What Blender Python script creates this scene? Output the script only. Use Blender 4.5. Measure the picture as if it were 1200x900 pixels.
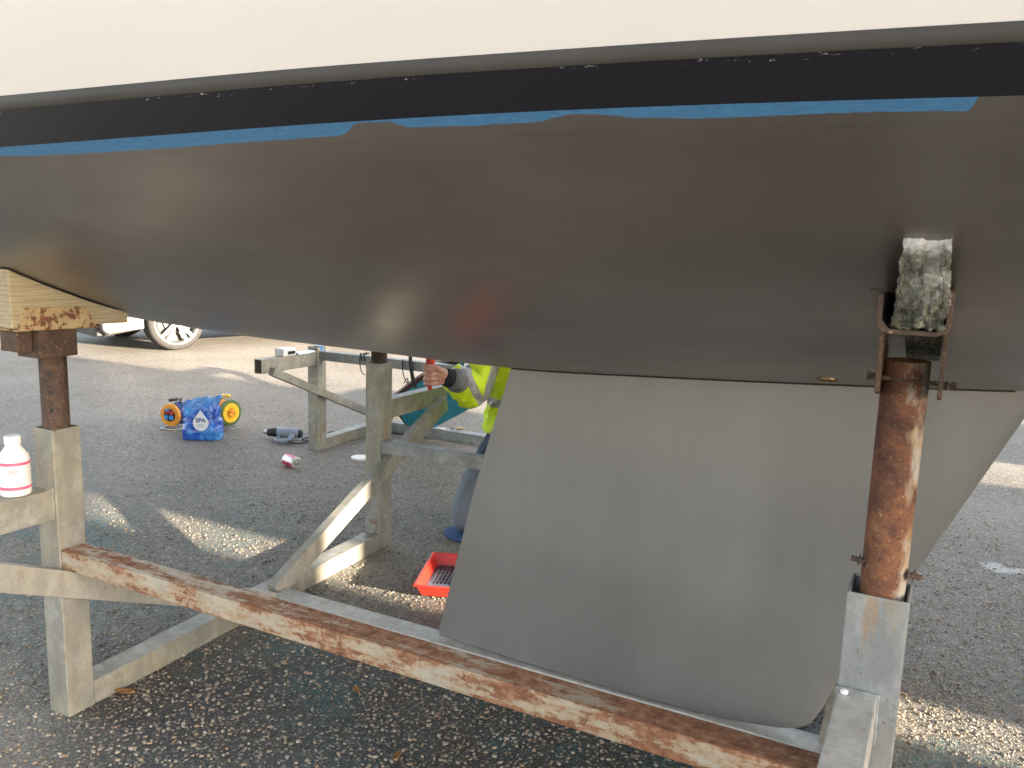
import bpy, bmesh, math, random
from mathutils import Vector, Matrix, noise
random.seed(7)
R = math.radians
sc = bpy.context.scene
for o in list(bpy.data.objects): bpy.data.objects.remove(o)
# ------------------------------------------------------------------ camera
cd = bpy.data.cameras.new('camera'); cam = bpy.data.objects.new('camera', cd)
sc.collection.objects.link(cam); sc.camera = cam
fw = Vector((-0.4509, 0.8775, -0.1634)).normalized(); rt = Vector((0.8866, 0.4614, 0.0315)).normalized()
up = rt.cross(fw).normalized()
cam.matrix_world = Matrix(((rt.x, up.x, -fw.x, 2.034), (rt.y, up.y, -fw.y, -1.364), (rt.z, up.z, -fw.z, 1.30), (0, 0, 0, 1)))
cd.sensor_width = 36; cd.lens = 29.56; cd.clip_start = .02; cd.clip_end = 600
# ------------------------------------------------------------------ sky, sun, exposure
SUN_EL = 11.5; SUN_AZ = 90.6                      # towards the sun: along +X (bow side), clockwise from +Y
w = bpy.data.worlds.new('World'); sc.world = w; w.use_nodes = True
nt = w.node_tree; bg = nt.nodes['Background']
sky = nt.nodes.new('ShaderNodeTexSky'); sky.sky_type = 'NISHITA'; sky.sun_disc = False
sky.sun_elevation = R(SUN_EL); sky.sun_rotation = R(SUN_AZ); sky.dust_density = 3.0; sky.ozone_density = 1.0
hs = nt.nodes.new('ShaderNodeHueSaturation'); hs.inputs['Saturation'].default_value = .58; nt.links.new(sky.outputs[0], hs.inputs['Color'])
mu = nt.nodes.new('ShaderNodeMix'); mu.data_type = 'RGBA'; mu.blend_type = 'MULTIPLY'; mu.inputs[0].default_value = 1; mu.inputs[7].default_value = (1.03, 1.0, .985, 1)
nt.links.new(hs.outputs[0], mu.inputs[6]); nt.links.new(mu.outputs[2], bg.inputs[0]); bg.inputs[1].default_value = 0.15
sd = bpy.data.lights.new('sun', 'SUN'); sun = bpy.data.objects.new('sun', sd); sc.collection.objects.link(sun)
sd.energy = 5.0; sd.angle = R(.6); sd.color = (1, .86, .68)
tosun = Vector((math.sin(R(SUN_AZ))*math.cos(R(SUN_EL)), math.cos(R(SUN_AZ))*math.cos(R(SUN_EL)), math.sin(R(SUN_EL))))
sun.rotation_euler = tosun.to_track_quat('Z', 'Y').to_euler(); sun.location = (12, -3, 8)
sc.view_settings.view_transform = 'Standard'; sc.view_settings.look = 'None'; sc.view_settings.gamma = 1
sc.view_settings.exposure = 2.6
sc.render.resolution_x = 1024; sc.render.resolution_y = 768

# ------------------------------------------------------------------ helpers
COL = sc.collection
def tag(o, label=None, cat=None, group=None, kind=None):
    if label: o['label'] = label
    if cat: o['category'] = cat
    if group: o['group'] = group
    if kind: o['kind'] = kind
    return o
def empty(name, loc=(0, 0, 0), rz=0, label=None, cat=None, group=None):
    o = bpy.data.objects.new(name, None); COL.objects.link(o); o.location = loc; o.rotation_euler = (0, 0, rz)
    o.empty_display_size = .1
    return tag(o, label, cat, group)
def mesh_obj(name, me, mats, parent=None, smooth=False, bevel=0):
    o = bpy.data.objects.new(name, me); COL.objects.link(o)
    if not isinstance(mats, (list, tuple)): mats = [mats]
    me.materials.clear()
    for m in mats: me.materials.append(m)
    if smooth: me.polygons.foreach_set('use_smooth', [True]*len(me.polygons))
    if parent: o.parent = parent
    if bevel:
        b = o.modifiers.new('bevel', 'BEVEL'); b.width = bevel; b.segments = 2; b.limit_method = 'ANGLE'; b.angle_limit = R(40)
        b.harden_normals = False
    return o
def bobj(name, bm, mats, parent=None, smooth=False, bevel=0):
    me = bpy.data.meshes.new(name); bm.normal_update(); bm.to_mesh(me); bm.free()
    return mesh_obj(name, me, mats, parent, smooth, bevel)
def basis(d, upv=(0, 0, 1)):
    d = Vector(d).normalized(); upv = Vector(upv)
    if abs(d.dot(upv)) > .98: upv = Vector((0, 1, 0))
    x = d.cross(upv).normalized(); y = x.cross(d).normalized()
    return x, y, d
def box(bm, c, s, M=None):
    vs = []
    for dz in (-.5, .5):
        for dx, dy in ((-.5, -.5), (.5, -.5), (.5, .5), (-.5, .5)):
            p = Vector((c[0]+dx*s[0], c[1]+dy*s[1], c[2]+dz*s[2]))
            vs.append(bm.verts.new(M @ p if M else p))
    for f in ((3, 2, 1, 0), (4, 5, 6, 7), (0, 1, 5, 4), (1, 2, 6, 5), (2, 3, 7, 6), (3, 0, 4, 7)):
        bm.faces.new([vs[i] for i in f])
    return vs
def beam(bm, p0, p1, w, h, t=.005, upv=(0, 0, 1)):
    """hollow rectangular tube with open ends"""
    p0 = Vector(p0); p1 = Vector(p1); x, y, d = basis(p1-p0, upv)
    rings = []
    for p in (p0, p1):
        for (a, b) in ((w/2, h/2), (w/2-t, h/2-t)):
            rings.append([bm.verts.new(p+x*(a*sx)+y*(b*sy)) for sx, sy in ((-1, -1), (1, -1), (1, 1), (-1, 1))])
    o0, i0, o1, i1 = rings
    for k in range(4):
        j = (k+1) % 4
        bm.faces.new((o0[k], o0[j], o1[j], o1[k])); bm.faces.new((i0[j], i0[k], i1[k], i1[j]))
        bm.faces.new((o0[j], o0[k], i0[k], i0[j])); bm.faces.new((o1[k], o1[j], i1[j], i1[k]))
def tube(bm, pts, r, n=12, cap=True):
    pts = [Vector(p) for p in pts]; rr = r if isinstance(r, (list, tuple)) else [r]*len(pts)
    rings = []; px = None
    for i, p in enumerate(pts):
        d = (pts[min(i+1, len(pts)-1)]-pts[max(i-1, 0)]).normalized()
        if px is None: x, y, _ = basis(d)
        else:
            x = (px-d*px.dot(d)).normalized(); y = d.cross(x)
        px = x
        rings.append([bm.verts.new(p+(x*math.cos(a)+y*math.sin(a))*rr[i]) for a in [2*math.pi*k/n for k in range(n)]])
    for a, b in zip(rings, rings[1:]):
        for k in range(n): bm.faces.new((a[k], a[(k+1) % n], b[(k+1) % n], b[k]))
    if cap: bm.faces.new(rings[0][::-1]); bm.faces.new(rings[-1])
def lathe(bm, prof, n=32, M=None, cap0=True, cap1=True):
    rings = []
    for r, z in prof:
        ring = []
        for k in range(n):
            a = 2*math.pi*k/n; p = Vector((r*math.cos(a), r*math.sin(a), z))
            ring.append(bm.verts.new(M @ p if M else p))
        rings.append(ring)
    for a, b in zip(rings, rings[1:]):
        for k in range(n): bm.faces.new((a[k], a[(k+1) % n], b[(k+1) % n], b[k]))
    if cap0: bm.faces.new(rings[0][::-1])
    if cap1: bm.faces.new(rings[-1])
def prism(bm, poly, p0, ax, ay, az, depth):
    """extrude 2D poly (a,b) -> p0+ax*a+ay*b, along az by depth"""
    p0, ax, ay, az = map(Vector, (p0, ax, ay, az))
    A = [bm.verts.new(p0+ax*a+ay*b) for a, b in poly]; B = [bm.verts.new(p0+ax*a+ay*b+az*depth) for a, b in poly]
    bm.faces.new(A[::-1]); bm.faces.new(B)
    for k in range(len(A)):
        j = (k+1) % len(A); bm.faces.new((A[k], A[j], B[j], B[k]))
def fixn(bm): bmesh.ops.recalc_face_normals(bm, faces=bm.faces)
def lerp(tab, x):
    if x <= tab[0][0]: return tab[0][1]
    for (a, b), (c, d) in zip(tab, tab[1:]):
        if x <= c: return b+(d-b)*(x-a)/(c-a)
    return tab[-1][1]
def smooth_tab(tab, x):
    """Catmull-Rom through a table"""
    n = len(tab)
    if x <= tab[0][0]: return tab[0][1]
    if x >= tab[-1][0]: return tab[-1][1]
    for i in range(n-1):
        if x <= tab[i+1][0]: break
    x0, y0 = tab[i]; x1, y1 = tab[i+1]; h = x1-x0
    m0 = (y1-tab[i-1][1])/(x1-tab[i-1][0]) if i > 0 else (y1-y0)/h
    m1 = (tab[i+2][1]-y0)/(tab[i+2][0]-x0) if i < n-2 else (y1-y0)/h
    t = (x-x0)/h
    return (2*t**3-3*t**2+1)*y0+(t**3-2*t**2+t)*h*m0+(-2*t**3+3*t**2)*y1+(t**3-t**2)*h*m1

# ------------------------------------------------------------------ materials
class NT:
    def __init__(s, name):
        s.m = bpy.data.materials.new(name); s.m.use_nodes = True; s.t = s.m.node_tree
        s.b = s.t.nodes['Principled BSDF']; s.tc = s.t.nodes.new('ShaderNodeTexCoord')
    def n(s, ty, **kw):
        nd = s.t.nodes.new(ty)
        for k, v in kw.items(): setattr(nd, k, v)
        return nd
    def l(s, a, b): s.t.links.new(a, b)
    def vec(s, scale=(1, 1, 1), src='Object', rot=(0, 0, 0), loc=(0, 0, 0)):
        mp = s.n('ShaderNodeMapping'); mp.inputs['Scale'].default_value = scale; mp.inputs['Rotation'].default_value = rot
        mp.inputs['Location'].default_value = loc
        s.l(s.tc.outputs[src], mp.inputs[0]); return mp.outputs[0]
    def noise(s, scale, detail=4, rough=.55, vec=None, dist=0):
        nd = s.n('ShaderNodeTexNoise'); nd.inputs['Scale'].default_value = scale; nd.inputs['Detail'].default_value = detail
        nd.inputs['Roughness'].default_value = rough; nd.inputs['Distortion'].default_value = dist
        s.l(vec if vec else s.tc.outputs['Object'], nd.inputs['Vector']); return nd.outputs['Fac']
    def voro(s, scale, feature='F1', vec=None, out='Distance'):
        nd = s.n('ShaderNodeTexVoronoi'); nd.feature = feature; nd.inputs['Scale'].default_value = scale
        s.l(vec if vec else s.tc.outputs['Object'], nd.inputs['Vector']); return nd.outputs[out]
    def ramp(s, f, stops, interp='LINEAR'):
        nd = s.n('ShaderNodeValToRGB'); cr = nd.color_ramp; cr.interpolation = interp
        while len(cr.elements) < len(stops): cr.elements.new(.5)
        for e, (p, c) in zip(cr.elements, stops):
            e.position = p; e.color = (c, c, c, 1) if isinstance(c, (int, float)) else (*c, 1)
        s.l(f, nd.inputs[0]); return nd.outputs[0]
    def mix(s, f, a, b, mode='MIX'):
        nd = s.n('ShaderNodeMix'); nd.data_type = 'RGBA'; nd.blend_type = mode
        for sock, v in ((nd.inputs['Factor'], f), (nd.inputs['A'], a), (nd.inputs['B'], b)):
            pass
        ins = [i for i in nd.inputs if i.enabled or True]
        fs = nd.inputs[0]; A = nd.inputs[6]; B = nd.inputs[7]
        for sock, v in ((fs, f), (A, a), (B, b)):
            if isinstance(v, (int, float)): sock.default_value = v if sock is fs else (v, v, v, 1)
            elif isinstance(v, (tuple, list)): sock.default_value = (*v, 1)
            else: s.l(v, sock)
        return nd.outputs[2]
    def math(s, op, a, b=0, c=None):
        nd = s.n('ShaderNodeMath'); nd.operation = op
        for k, v in enumerate((a, b) if c is None else (a, b, c)):
            if isinstance(v, (int, float)): nd.inputs[k].default_value = v
            else: s.l(v, nd.inputs[k])
        return nd.outputs[0]
    def sep(s, src='Object'):
        nd = s.n('ShaderNodeSeparateXYZ'); s.l(s.tc.outputs[src] if isinstance(src, str) else src, nd.inputs[0]); return nd.outputs
    def bump(s, h, strength=.3, dist=.01):
        nd = s.n('ShaderNodeBump'); nd.inputs['Strength'].default_value = strength; nd.inputs['Distance'].default_value = dist
        s.l(h, nd.inputs['Height']); s.l(nd.outputs[0], s.b.inputs['Normal']); return nd
    def set(s, color=None, rough=None, metal=None, spec=None, coat=None):
        for k, v in (('Base Color', color), ('Roughness', rough), ('Metallic', metal), ('Specular IOR Level', spec), ('Coat Weight', coat)):
            if v is None: continue
            i = s.b.inputs[k]
            if isinstance(v, (int, float)): i.default_value = v
            elif isinstance(v, tuple): i.default_value = (*v, 1)
            else: s.l(v, i)
        return s.m
def simple(name, c, rough=.5, metal=0, var=.15, scale=30, bump=.05, coat=0):
    s = NT(name); f = s.noise(scale, 5)
    c2 = tuple(min(1, x*(1-var)) for x in c); c3 = tuple(min(1, x*(1+var)) for x in c)
    s.set(s.ramp(f, [(.3, c2), (.7, c3)]), s.ramp(s.noise(scale*.6), [(.3, max(0, rough-.08)), (.7, min(1, rough+.08))]), metal, coat=coat)
    if bump: s.bump(f, bump, .003)
    return s.m

# ground: tar bound gravel
def mat_ground():
    s = NT('gravel_ground'); P = s.tc.outputs['Object']
    def layer(scale, lo, cols, rad):
        v = s.n('ShaderNodeTexVoronoi'); v.inputs['Scale'].default_value = scale; s.l(P, v.inputs['Vector'])
        c = s.ramp(s.sep(v.outputs['Color'])[0], cols)
        sel = s.math('LESS_THAN', s.sep(v.outputs['Color'])[1], lo)
        inside = s.ramp(v.outputs['Distance'], [(rad*.75, 1), (rad, 0)])
        h = s.math('SUBTRACT', 1, v.outputs['Distance'])
        return c, s.math('MULTIPLY', sel, inside), s.math('MULTIPLY', h, sel)
    pal = [(0, (.05, .045, .04)), (.25, (.17, .14, .10)), (.5, (.36, .30, .21)), (.68, (.48, .41, .31)), (.82, (.24, .20, .16)), (1, (.56, .51, .43))]
    tarn = s.noise(9, 6, .65)
    tar = s.ramp(tarn, [(.3, (.055, .054, .052)), (.7, (.105, .10, .092))])
    c1, m1, h1 = layer(135, .50, pal, .5); c2, m2, h2 = layer(70, .34, pal, .44); c3, m3, h3 = layer(260, .6, pal, .55)
    col = s.mix(m3, tar, c3); col = s.mix(m1, col, c1); col = s.mix(m2, col, c2)
    # worn grey film that dulls the stones in some areas, old turquoise antifouling dust in others
    film = s.ramp(s.noise(1.3, 5, .6), [(.35, .10), (.62, .45)])
    col = s.mix(film, col, (.33, .31, .275))
    x, y, z = s.sep()
    # shade under the near side of the boat, painted dark into the yard colour
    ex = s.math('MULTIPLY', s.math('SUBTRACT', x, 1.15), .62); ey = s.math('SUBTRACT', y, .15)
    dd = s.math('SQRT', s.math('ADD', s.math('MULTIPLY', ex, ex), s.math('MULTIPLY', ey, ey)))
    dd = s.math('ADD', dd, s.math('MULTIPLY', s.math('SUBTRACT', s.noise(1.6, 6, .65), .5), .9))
    hull_shade = s.ramp(dd, [(.55, .75), (.95, 0)])
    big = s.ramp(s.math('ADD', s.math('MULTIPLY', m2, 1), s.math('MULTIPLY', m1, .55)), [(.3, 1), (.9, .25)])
    col = s.mix(s.math('MULTIPLY', hull_shade, big), col, (.014, .015, .017))
    v1 = s.ramp(s.noise(1.9, 6, .7), [(.47, 0), (.58, .8)])
    near = s.math('MULTIPLY', s.ramp(s.math('ABSOLUTE', s.math('SUBTRACT', y, .8)), [(.0, 1), (1, 0)]), 1)
    dust = s.math('MULTIPLY', s.math('MULTIPLY', v1, near), s.ramp(s.noise(60, 3), [(.35, .2), (.6, 1)]))
    col = s.mix(dust, col, (.03, .15, .15))
    # dried white splash of paint
    dx = s.math('SUBTRACT', x, 2.36); dy = s.math('SUBTRACT', y, 2.66)
    d = s.math('SQRT', s.math('ADD', s.math('MULTIPLY', dx, s.math('MULTIPLY', dx, .35)), s.math('MULTIPLY', dy, dy)))
    spl = s.ramp(s.math('ADD', d, s.math('MULTIPLY', s.noise(14, 5), .22)), [(.13, .8), (.18, 0)])
    col = s.mix(spl, col, (.55, .55, .53))
    hh = s.math('ADD', s.math('ADD', h1, s.math('MULTIPLY', h2, 1.4)), s.math('MULTIPLY', h3, .6))
    hh = s.math('ADD', hh, s.math('MULTIPLY', s.noise(400, 2), .3))
    s.set(col, s.ramp(s.noise(25), [(.3, .5), (.7, .8)]), spec=.45)
    s.bump(hh, .85, .006)
    return s.m
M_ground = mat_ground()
def mat_pebble():
    s = NT('pebble_stone'); a = s.n('ShaderNodeAttribute'); a.attribute_name = 'pc'
    c = s.ramp(a.outputs['Fac'], [(0, (.07, .06, .05)), (.3, (.17, .14, .11)), (.5, (.34, .28, .19)), (.7, (.46, .41, .33)), (.85, (.38, .24, .13)), (1, (.50, .47, .41))])
    s.set(s.mix(s.ramp(s.noise(300), [(.3, .7), (.7, 0)]), c, (.10, .09, .08)), .6); return s.m
M_pebble = mat_pebble()
def mat_galv(name='galvanised_steel', base=(.30, .30, .275), warm=(.36, .335, .255), rust=.60, light=(.44, .44, .41)):
    s = NT(name)
    v = s.voro(55, out='Color'); sp = s.sep(v)[0]
    c = s.mix(s.ramp(s.noise(5, 6, .65), [(.38, 0), (.58, 1)]), base, warm)
    c = s.mix(s.ramp(s.noise(1, 6, .7, vec=s.vec((20, 20, 6), loc=(5, 2, 7))), [(.42, .55), (.60, 0)]), c, tuple(v*.62 for v in base))
    c = s.mix(s.ramp(s.noise(17, 8, .7), [(.5, 0), (.72, .8)]), c, light)
    c = s.mix(s.math('MULTIPLY', sp, .16), c, (.2, .2, .2))
    runs = s.noise(1, 5, .6, vec=s.vec((24, 24, 3)))
    c = s.mix(s.ramp(runs, [(.60, 0), (.74, .6)]), c, (.32, .18, .07))
    rm = s.math('ADD', s.math('MULTIPLY', s.noise(7, 7, .7), .75), s.math('MULTIPLY', runs, .25))
    c = s.mix(s.ramp(rm, [(rust, 0), (rust+.07, .9)]), c, (.20, .085, .03))
    c = s.mix(s.ramp(s.noise(130, 3), [(.68, 0), (.72, .7)]), c, (.06, .055, .05))
    s.set(c, s.ramp(s.noise(12, 6), [(.3, .42), (.7, .65)]), .25, spec=.5)
    s.bump(s.math('ADD', s.noise(40, 6), s.math('MULTIPLY', s.noise(160, 3), .4)), .3, .004)
    return s.m
M_galv = mat_galv(); M_galv2 = mat_galv('galvanised_steel_cold', (.25, .27, .28), (.31, .32, .30), .66, (.4, .42, .42))
M_galv_pale = mat_galv('galvanised_steel_bleached', (.56, .55, .52), (.50, .49, .45), .68, (.66, .65, .63))
M_galv_mid = mat_galv('galvanised_steel_chalky', (.40, .39, .35), (.42, .40, .33), .62, (.5, .49, .46))
def mat_rustpaint():
    s = NT('flaking_cream_paint')
    st = s.noise(1, 9, .72, vec=s.vec((7, 34, 30))); fine = s.noise(60, 7, .75)
    x, y, z = s.sep()
    # more rust along the upper arris, where feet and ropes rub the paint away
    edge = s.math('ADD', s.ramp(s.math('ABSOLUTE', s.math('SUBTRACT', z, .4755)), [(.0, .055), (.008, 0)]), s.ramp(s.math('ABSOLUTE', s.math('SUBTRACT', z, .423)), [(0, .05), (.012, 0)]))
    right = s.ramp(s.math('MULTIPLY', x, .5), [(.05, -.04), (.3, -.01), (.9, .055)])
    f = s.math('ADD', s.math('ADD', s.math('ADD', s.math('MULTIPLY', st, .72), s.math('MULTIPLY', fine, .28)), edge), right)
    paint = s.mix(s.ramp(s.noise(14, 6), [(.35, 0), (.7, 1)]), (.44, .40, .32), (.33, .32, .27))
    paint = s.mix(s.ramp(s.noise(120, 4), [(.62, 0), (.7, .5)]), paint, (.25, .17, .1))
    rust = s.ramp(s.noise(38, 8, .7), [(.3, (.10, .038, .02)), (.44, (.20, .085, .042)), (.56, (.29, .14, .075)), (.70, (.40, .24, .14))])
    paint = s.mix(s.ramp(f, [(.44, 0), (.548, .75)]), paint, (.33, .20, .10))
    f = s.math('ADD', f, s.math('MULTIPLY', s.math('SUBTRACT', s.noise(190, 5, .8), .5), .12))
    c = s.mix(s.ramp(f, [(.545, 0), (.56, 1)]), paint, rust)
    c = s.mix(s.ramp(s.noise(9, 3, .5, vec=s.vec((1, 1, 1), loc=(3, 1, 2))), [(.73, 0), (.745, .9)]), c, (.03, .035, .07))
    s.set(c, s.ramp(f, [(.53, .42), (.58, .85)]), 0)
    s.bump(s.math('ADD', s.ramp(f, [(.54, 1), (.57, 0)]), s.math('MULTIPLY', s.noise(90, 5), .6)), .5, .002)
    return s.m
M_rustpaint = mat_rustpaint()
def mat_rust(name, patch=0, cols=None):
    s = NT(name); f = s.noise(26, 9, .72); x, y, z = s.sep()
    cols = cols or [(.36, (.04, .018, .013)), (.46, (.10, .040, .023)), (.56, (.18, .072, .032)), (.68, (.32, .155, .065))]
    c = s.ramp(s.math('ADD', s.math('MULTIPLY', f, .7), s.math('MULTIPLY', s.noise(6, 4), .3)), cols)
    c = s.mix(s.ramp(s.noise(110, 4), [(.6, 0), (.7, .6)]), c, (.03, .013, .01))
    c = s.mix(s.ramp(s.noise(190, 3), [(.62, 0), (.70, .5)]), c, (.42, .27, .16))
    if patch:
        g = s.math('ADD', s.math('MULTIPLY', s.math('SUBTRACT', x, patch), 11), s.math('MULTIPLY', s.math('SUBTRACT', s.noise(9, 6, .6, vec=s.vec((1, 1, .45))), .5), 1.6))
        zn = s.ramp(s.noise(20, 5), [(.35, (.36, .24, .12)), (.6, (.40, .39, .34))])
        c = s.mix(s.ramp(g, [(.10, 0), (.20, .9)]), c, zn)
    s.set(c, .8, 0); s.bump(s.math('ADD', f, s.math('MULTIPLY', s.noise(170, 4), .5)), .55, .003)
    return s.m
M_rust = mat_rust('brown_rust', 0, [(.3, (.024, .016, .012)), (.48, (.062, .038, .026)), (.62, (.11, .068, .045)), (.78, (.17, .115, .08))])
M_rustpipe = mat_rust('orange_rust_pipe', 2.0015)
def mat_bracketpaint():
    s = NT('ochre_paint_over_rust'); f = s.noise(42, 7, .7)
    rust = s.ramp(s.noise(60, 8), [(.3, (.08, .03, .017)), (.7, (.2, .08, .035))])
    s.set(s.mix(s.ramp(f, [(.46, 0), (.49, 1)]), rust, s.ramp(s.noise(20), [(.3, (.30, .22, .11)), (.7, (.42, .33, .18))])), .7)
    s.bump(f, .5, .002); return s.m
M_bracket = mat_bracketpaint()
def mat_timber():
    s = NT('yellow_pine'); 
    wv = s.n('ShaderNodeTexWave'); wv.wave_type = 'BANDS'; wv.bands_direction = 'Z'; wv.inputs['Scale'].default_value = 9
    wv.inputs['Distortion'].default_value = 5; wv.inputs['Detail'].default_value = 5; wv.inputs['Detail Scale'].default_value = 1.2
    s.l(s.vec((1, .25, 3.0)), wv.inputs['Vector'])
    g = s.noise(1, 7, .7, vec=s.vec((60, 5, 130)))
    c = s.ramp(wv.outputs['Fac'], [(0, (.33, .275, .17)), (.4, (.39, .33, .21)), (.75, (.42, .37, .25)), (1, (.36, .31, .20))])
    c = s.mix(s.ramp(g, [(.45, 0), (.75, .8)]), c, (.22, .16, .09))
    c = s.mix(s.ramp(s.noise(7, 5), [(.5, 0), (.75, .55)]), c, (.36, .34, .29))
    s.set(c, .8); s.bump(s.math('ADD', wv.outputs['Fac'], g), .35, .003); return s.m
M_timber = mat_timber()
def mat_oldwood():
    s = NT('lichened_grey_timber')
    f = s.noise(34, 9, .75); x, y, z = s.sep()
    c = s.ramp(f, [(.30, (.035, .033, .026)), (.44, (.12, .115, .09)), (.56, (.26, .255, .22)), (.74, (.42, .42, .39))])
    li = s.noise(11, 6, .7)
    c = s.mix(s.ramp(li, [(.55, 0), (.68, .75)]), c, (.30, .27, .08))
    rings = s.n('ShaderNodeTexWave'); rings.wave_type = 'RINGS'; rings.rings_direction = 'Y'; rings.inputs['Scale'].default_value = 45
    rings.inputs['Distortion'].default_value = 3; rings.inputs['Detail'].default_value = 3
    s.l(s.vec((1, .1, 1), loc=(-1.99, 0, -1.20)), rings.inputs['Vector'])
    c = s.mix(s.math('MULTIPLY', rings.outputs['Fac'], .35), c, (.09, .09, .075))
    cr = s.noise(1, 5, .6, vec=s.vec((75, 8, 22)))
    crm = s.ramp(s.math('ABSOLUTE', s.math('SUBTRACT', cr, .5)), [(0, 1), (.012, 0)])
    c = s.mix(crm, c, (.02, .02, .016))
    lowm = s.math('MULTIPLY', s.ramp(s.math('MULTIPLY', s.math('SUBTRACT', 1.275, z), 22), [(0, 0), (1, 1)]), s.ramp(s.noise(85, 5, .7), [(.45, .8), (.62, 0)]))
    c = s.mix(lowm, c, (.045, .045, .025))
    top = s.ramp(s.math('ADD', z, s.math('MULTIPLY', f, .03)), [(.0, 0), (1, 0)])
    wt = s.ramp(s.math('MULTIPLY', s.math('SUBTRACT', s.math('ADD', z, s.math('MULTIPLY', f, .03)), 1.318), 70), [(0, 0), (1, .85)])
    c = s.mix(wt, c, (.68, .68, .68))
    s.set(c, .95); s.bump(s.math('SUBTRACT', s.math('ADD', f, s.noise(150, 4)), s.math('MULTIPLY', crm, 1.5)), 1.0, .007); return s.m
M_oldwood = mat_oldwood()
def mat_bottom():
    """bare grey brown primer with a torn strip of older blue paint under the boot stripe (UV: x along the boat, y below the stripe, metres)"""
    s = NT('grey_brown_hull_primer'); uv = s.tc.outputs['UV']; u, v, _ = s.sep('UV')
    b = s.noise(1, 6, .6, vec=s.vec((1.1, 2.6, 1.6)))
    c = s.ramp(b, [(.3, (.175, .164, .155)), (.5, (.235, .22, .208)), (.72, (.30, .283, .268))])
    st = s.noise(1, 3, .5, vec=s.vec((1.5, 14, 1), src='UV'))
    c = s.mix(s.ramp(st, [(.45, 0), (.8, .15)]), c, (.24, .215, .19))
    # fine sanding scratches
    for rz, sx in ():
        sc_ = s.noise(1, 2, .5, vec=s.vec((sx, 260, 1), src='UV', rot=(0, 0, rz)))
        mk = s.math('MULTIPLY', s.ramp(sc_, [(.76, 0), (.80, 1)]), s.ramp(s.noise(5, 3), [(.60, 0), (.70, .04)]))
        c = s.mix(mk, c, (.34, .32, .30))
    # thickness of the blue strip along the boat
    th = s.ramp(s.math('MULTIPLY', s.math('SUBTRACT', u, .5), .5),
                [(0, .014), (.06, .019), (.10, .022), (.20, .025), (.315, .024), (.42, .021), (.436, .003), (.458, .003), (.472, .014), (.52, .017), (.555, .015), (.575, .006), (.60, .008), (.612, .015), (.66, .019), (.72, .015), (.766, .017), (.769, 0), (1, 0)])
    edge = s.math('MULTIPLY', s.math('SUBTRACT', s.noise(1, 6, .7, vec=s.vec((26, 60, 1), src='UV')), .5), .010)
    isb = s.math('LESS_THAN', s.math('ADD', v, edge), th)
    isb = s.math('MULTIPLY', isb, s.math('GREATER_THAN', th, .002))
    blue = s.ramp(s.noise(1, 7, .7, vec=s.vec((60, 190, 1), src='UV')), [(.3, (.04, .14, .32)), (.6, (.06, .21, .42)), (.8, (.20, .32, .44))])
    c = s.mix(isb, c, blue)
    # thin crack line and pale film just below the blue
    cl = s.math('ABSOLUTE', s.math('SUBTRACT', s.math('ADD', v, s.math('MULTIPLY', edge, .35)), .034))
    c = s.mix(s.math('MULTIPLY', s.ramp(cl, [(0, .12), (.0009, 0)]), s.ramp(s.noise(1, 2, .5, vec=s.vec((7, 0, 0), src='UV')), [(.45, 0), (.5, 1)])), c, (.05, .045, .04))
    rgh = s.ramp(s.noise(1, 5, .6, vec=s.vec((2.2, 5, 5))), [(.3, .29), (.7, .36)])
    s.set(c, s.mix(isb, rgh, .6), s.math('MULTIPLY', s.math('SUBTRACT', 1, isb), .68), spec=.5)
    return s.m
M_bottom = mat_bottom()
def mat_keel():
    s = NT('brushed_grey_keel_primer')
    x, y, z = s.sep()
    st = s.noise(1, 4, .6, vec=s.vec((7, 3, 1.3)))
    c = s.ramp(st, [(.3, (.205, .205, .204)), (.7, (.235, .234, .232))])
    c = s.mix(s.ramp(s.noise(2.2, 4), [(.4, 0), (.7, .6)]), c, (.26, .26, .258))
    msk = s.math('MULTIPLY', s.ramp(s.noise(4, 3), [(.45, 0), (.6, 1)]), s.ramp(z, [(.1, 1), (.75, .35)]))
    for rz, sc_ in ((.5, 34), (-.7, 40), (1.9, 30)):
        f = s.noise(1, 2, .5, vec=s.vec((sc_, 1, sc_*9), rot=(0, rz, 0)))
        c = s.mix(s.math('MULTIPLY', s.ramp(f, [(.70, 0), (.75, .6)]), msk), c, (.5, .5, .49))
    c = s.mix(s.ramp(s.noise(170, 2), [(.74, 0), (.77, .7)]), c, (.09, .09, .09))
    s.set(c, s.ramp(s.noise(2.2, 4), [(.35, .34), (.65, .46)]), .30, spec=.6)
    s.bump(s.noise(90, 4), .05, .001); return s.m
M_keel = mat_keel()
def mat_topside():
    s = NT('cream_white_gelcoat')
    s.set(s.ramp(s.noise(.8, 3), [(.3, (.54, .525, .505)), (.7, (.60, .585, .565))]), .22, 0, spec=.5, coat=.3); return s.m
M_top = mat_topside()
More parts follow.
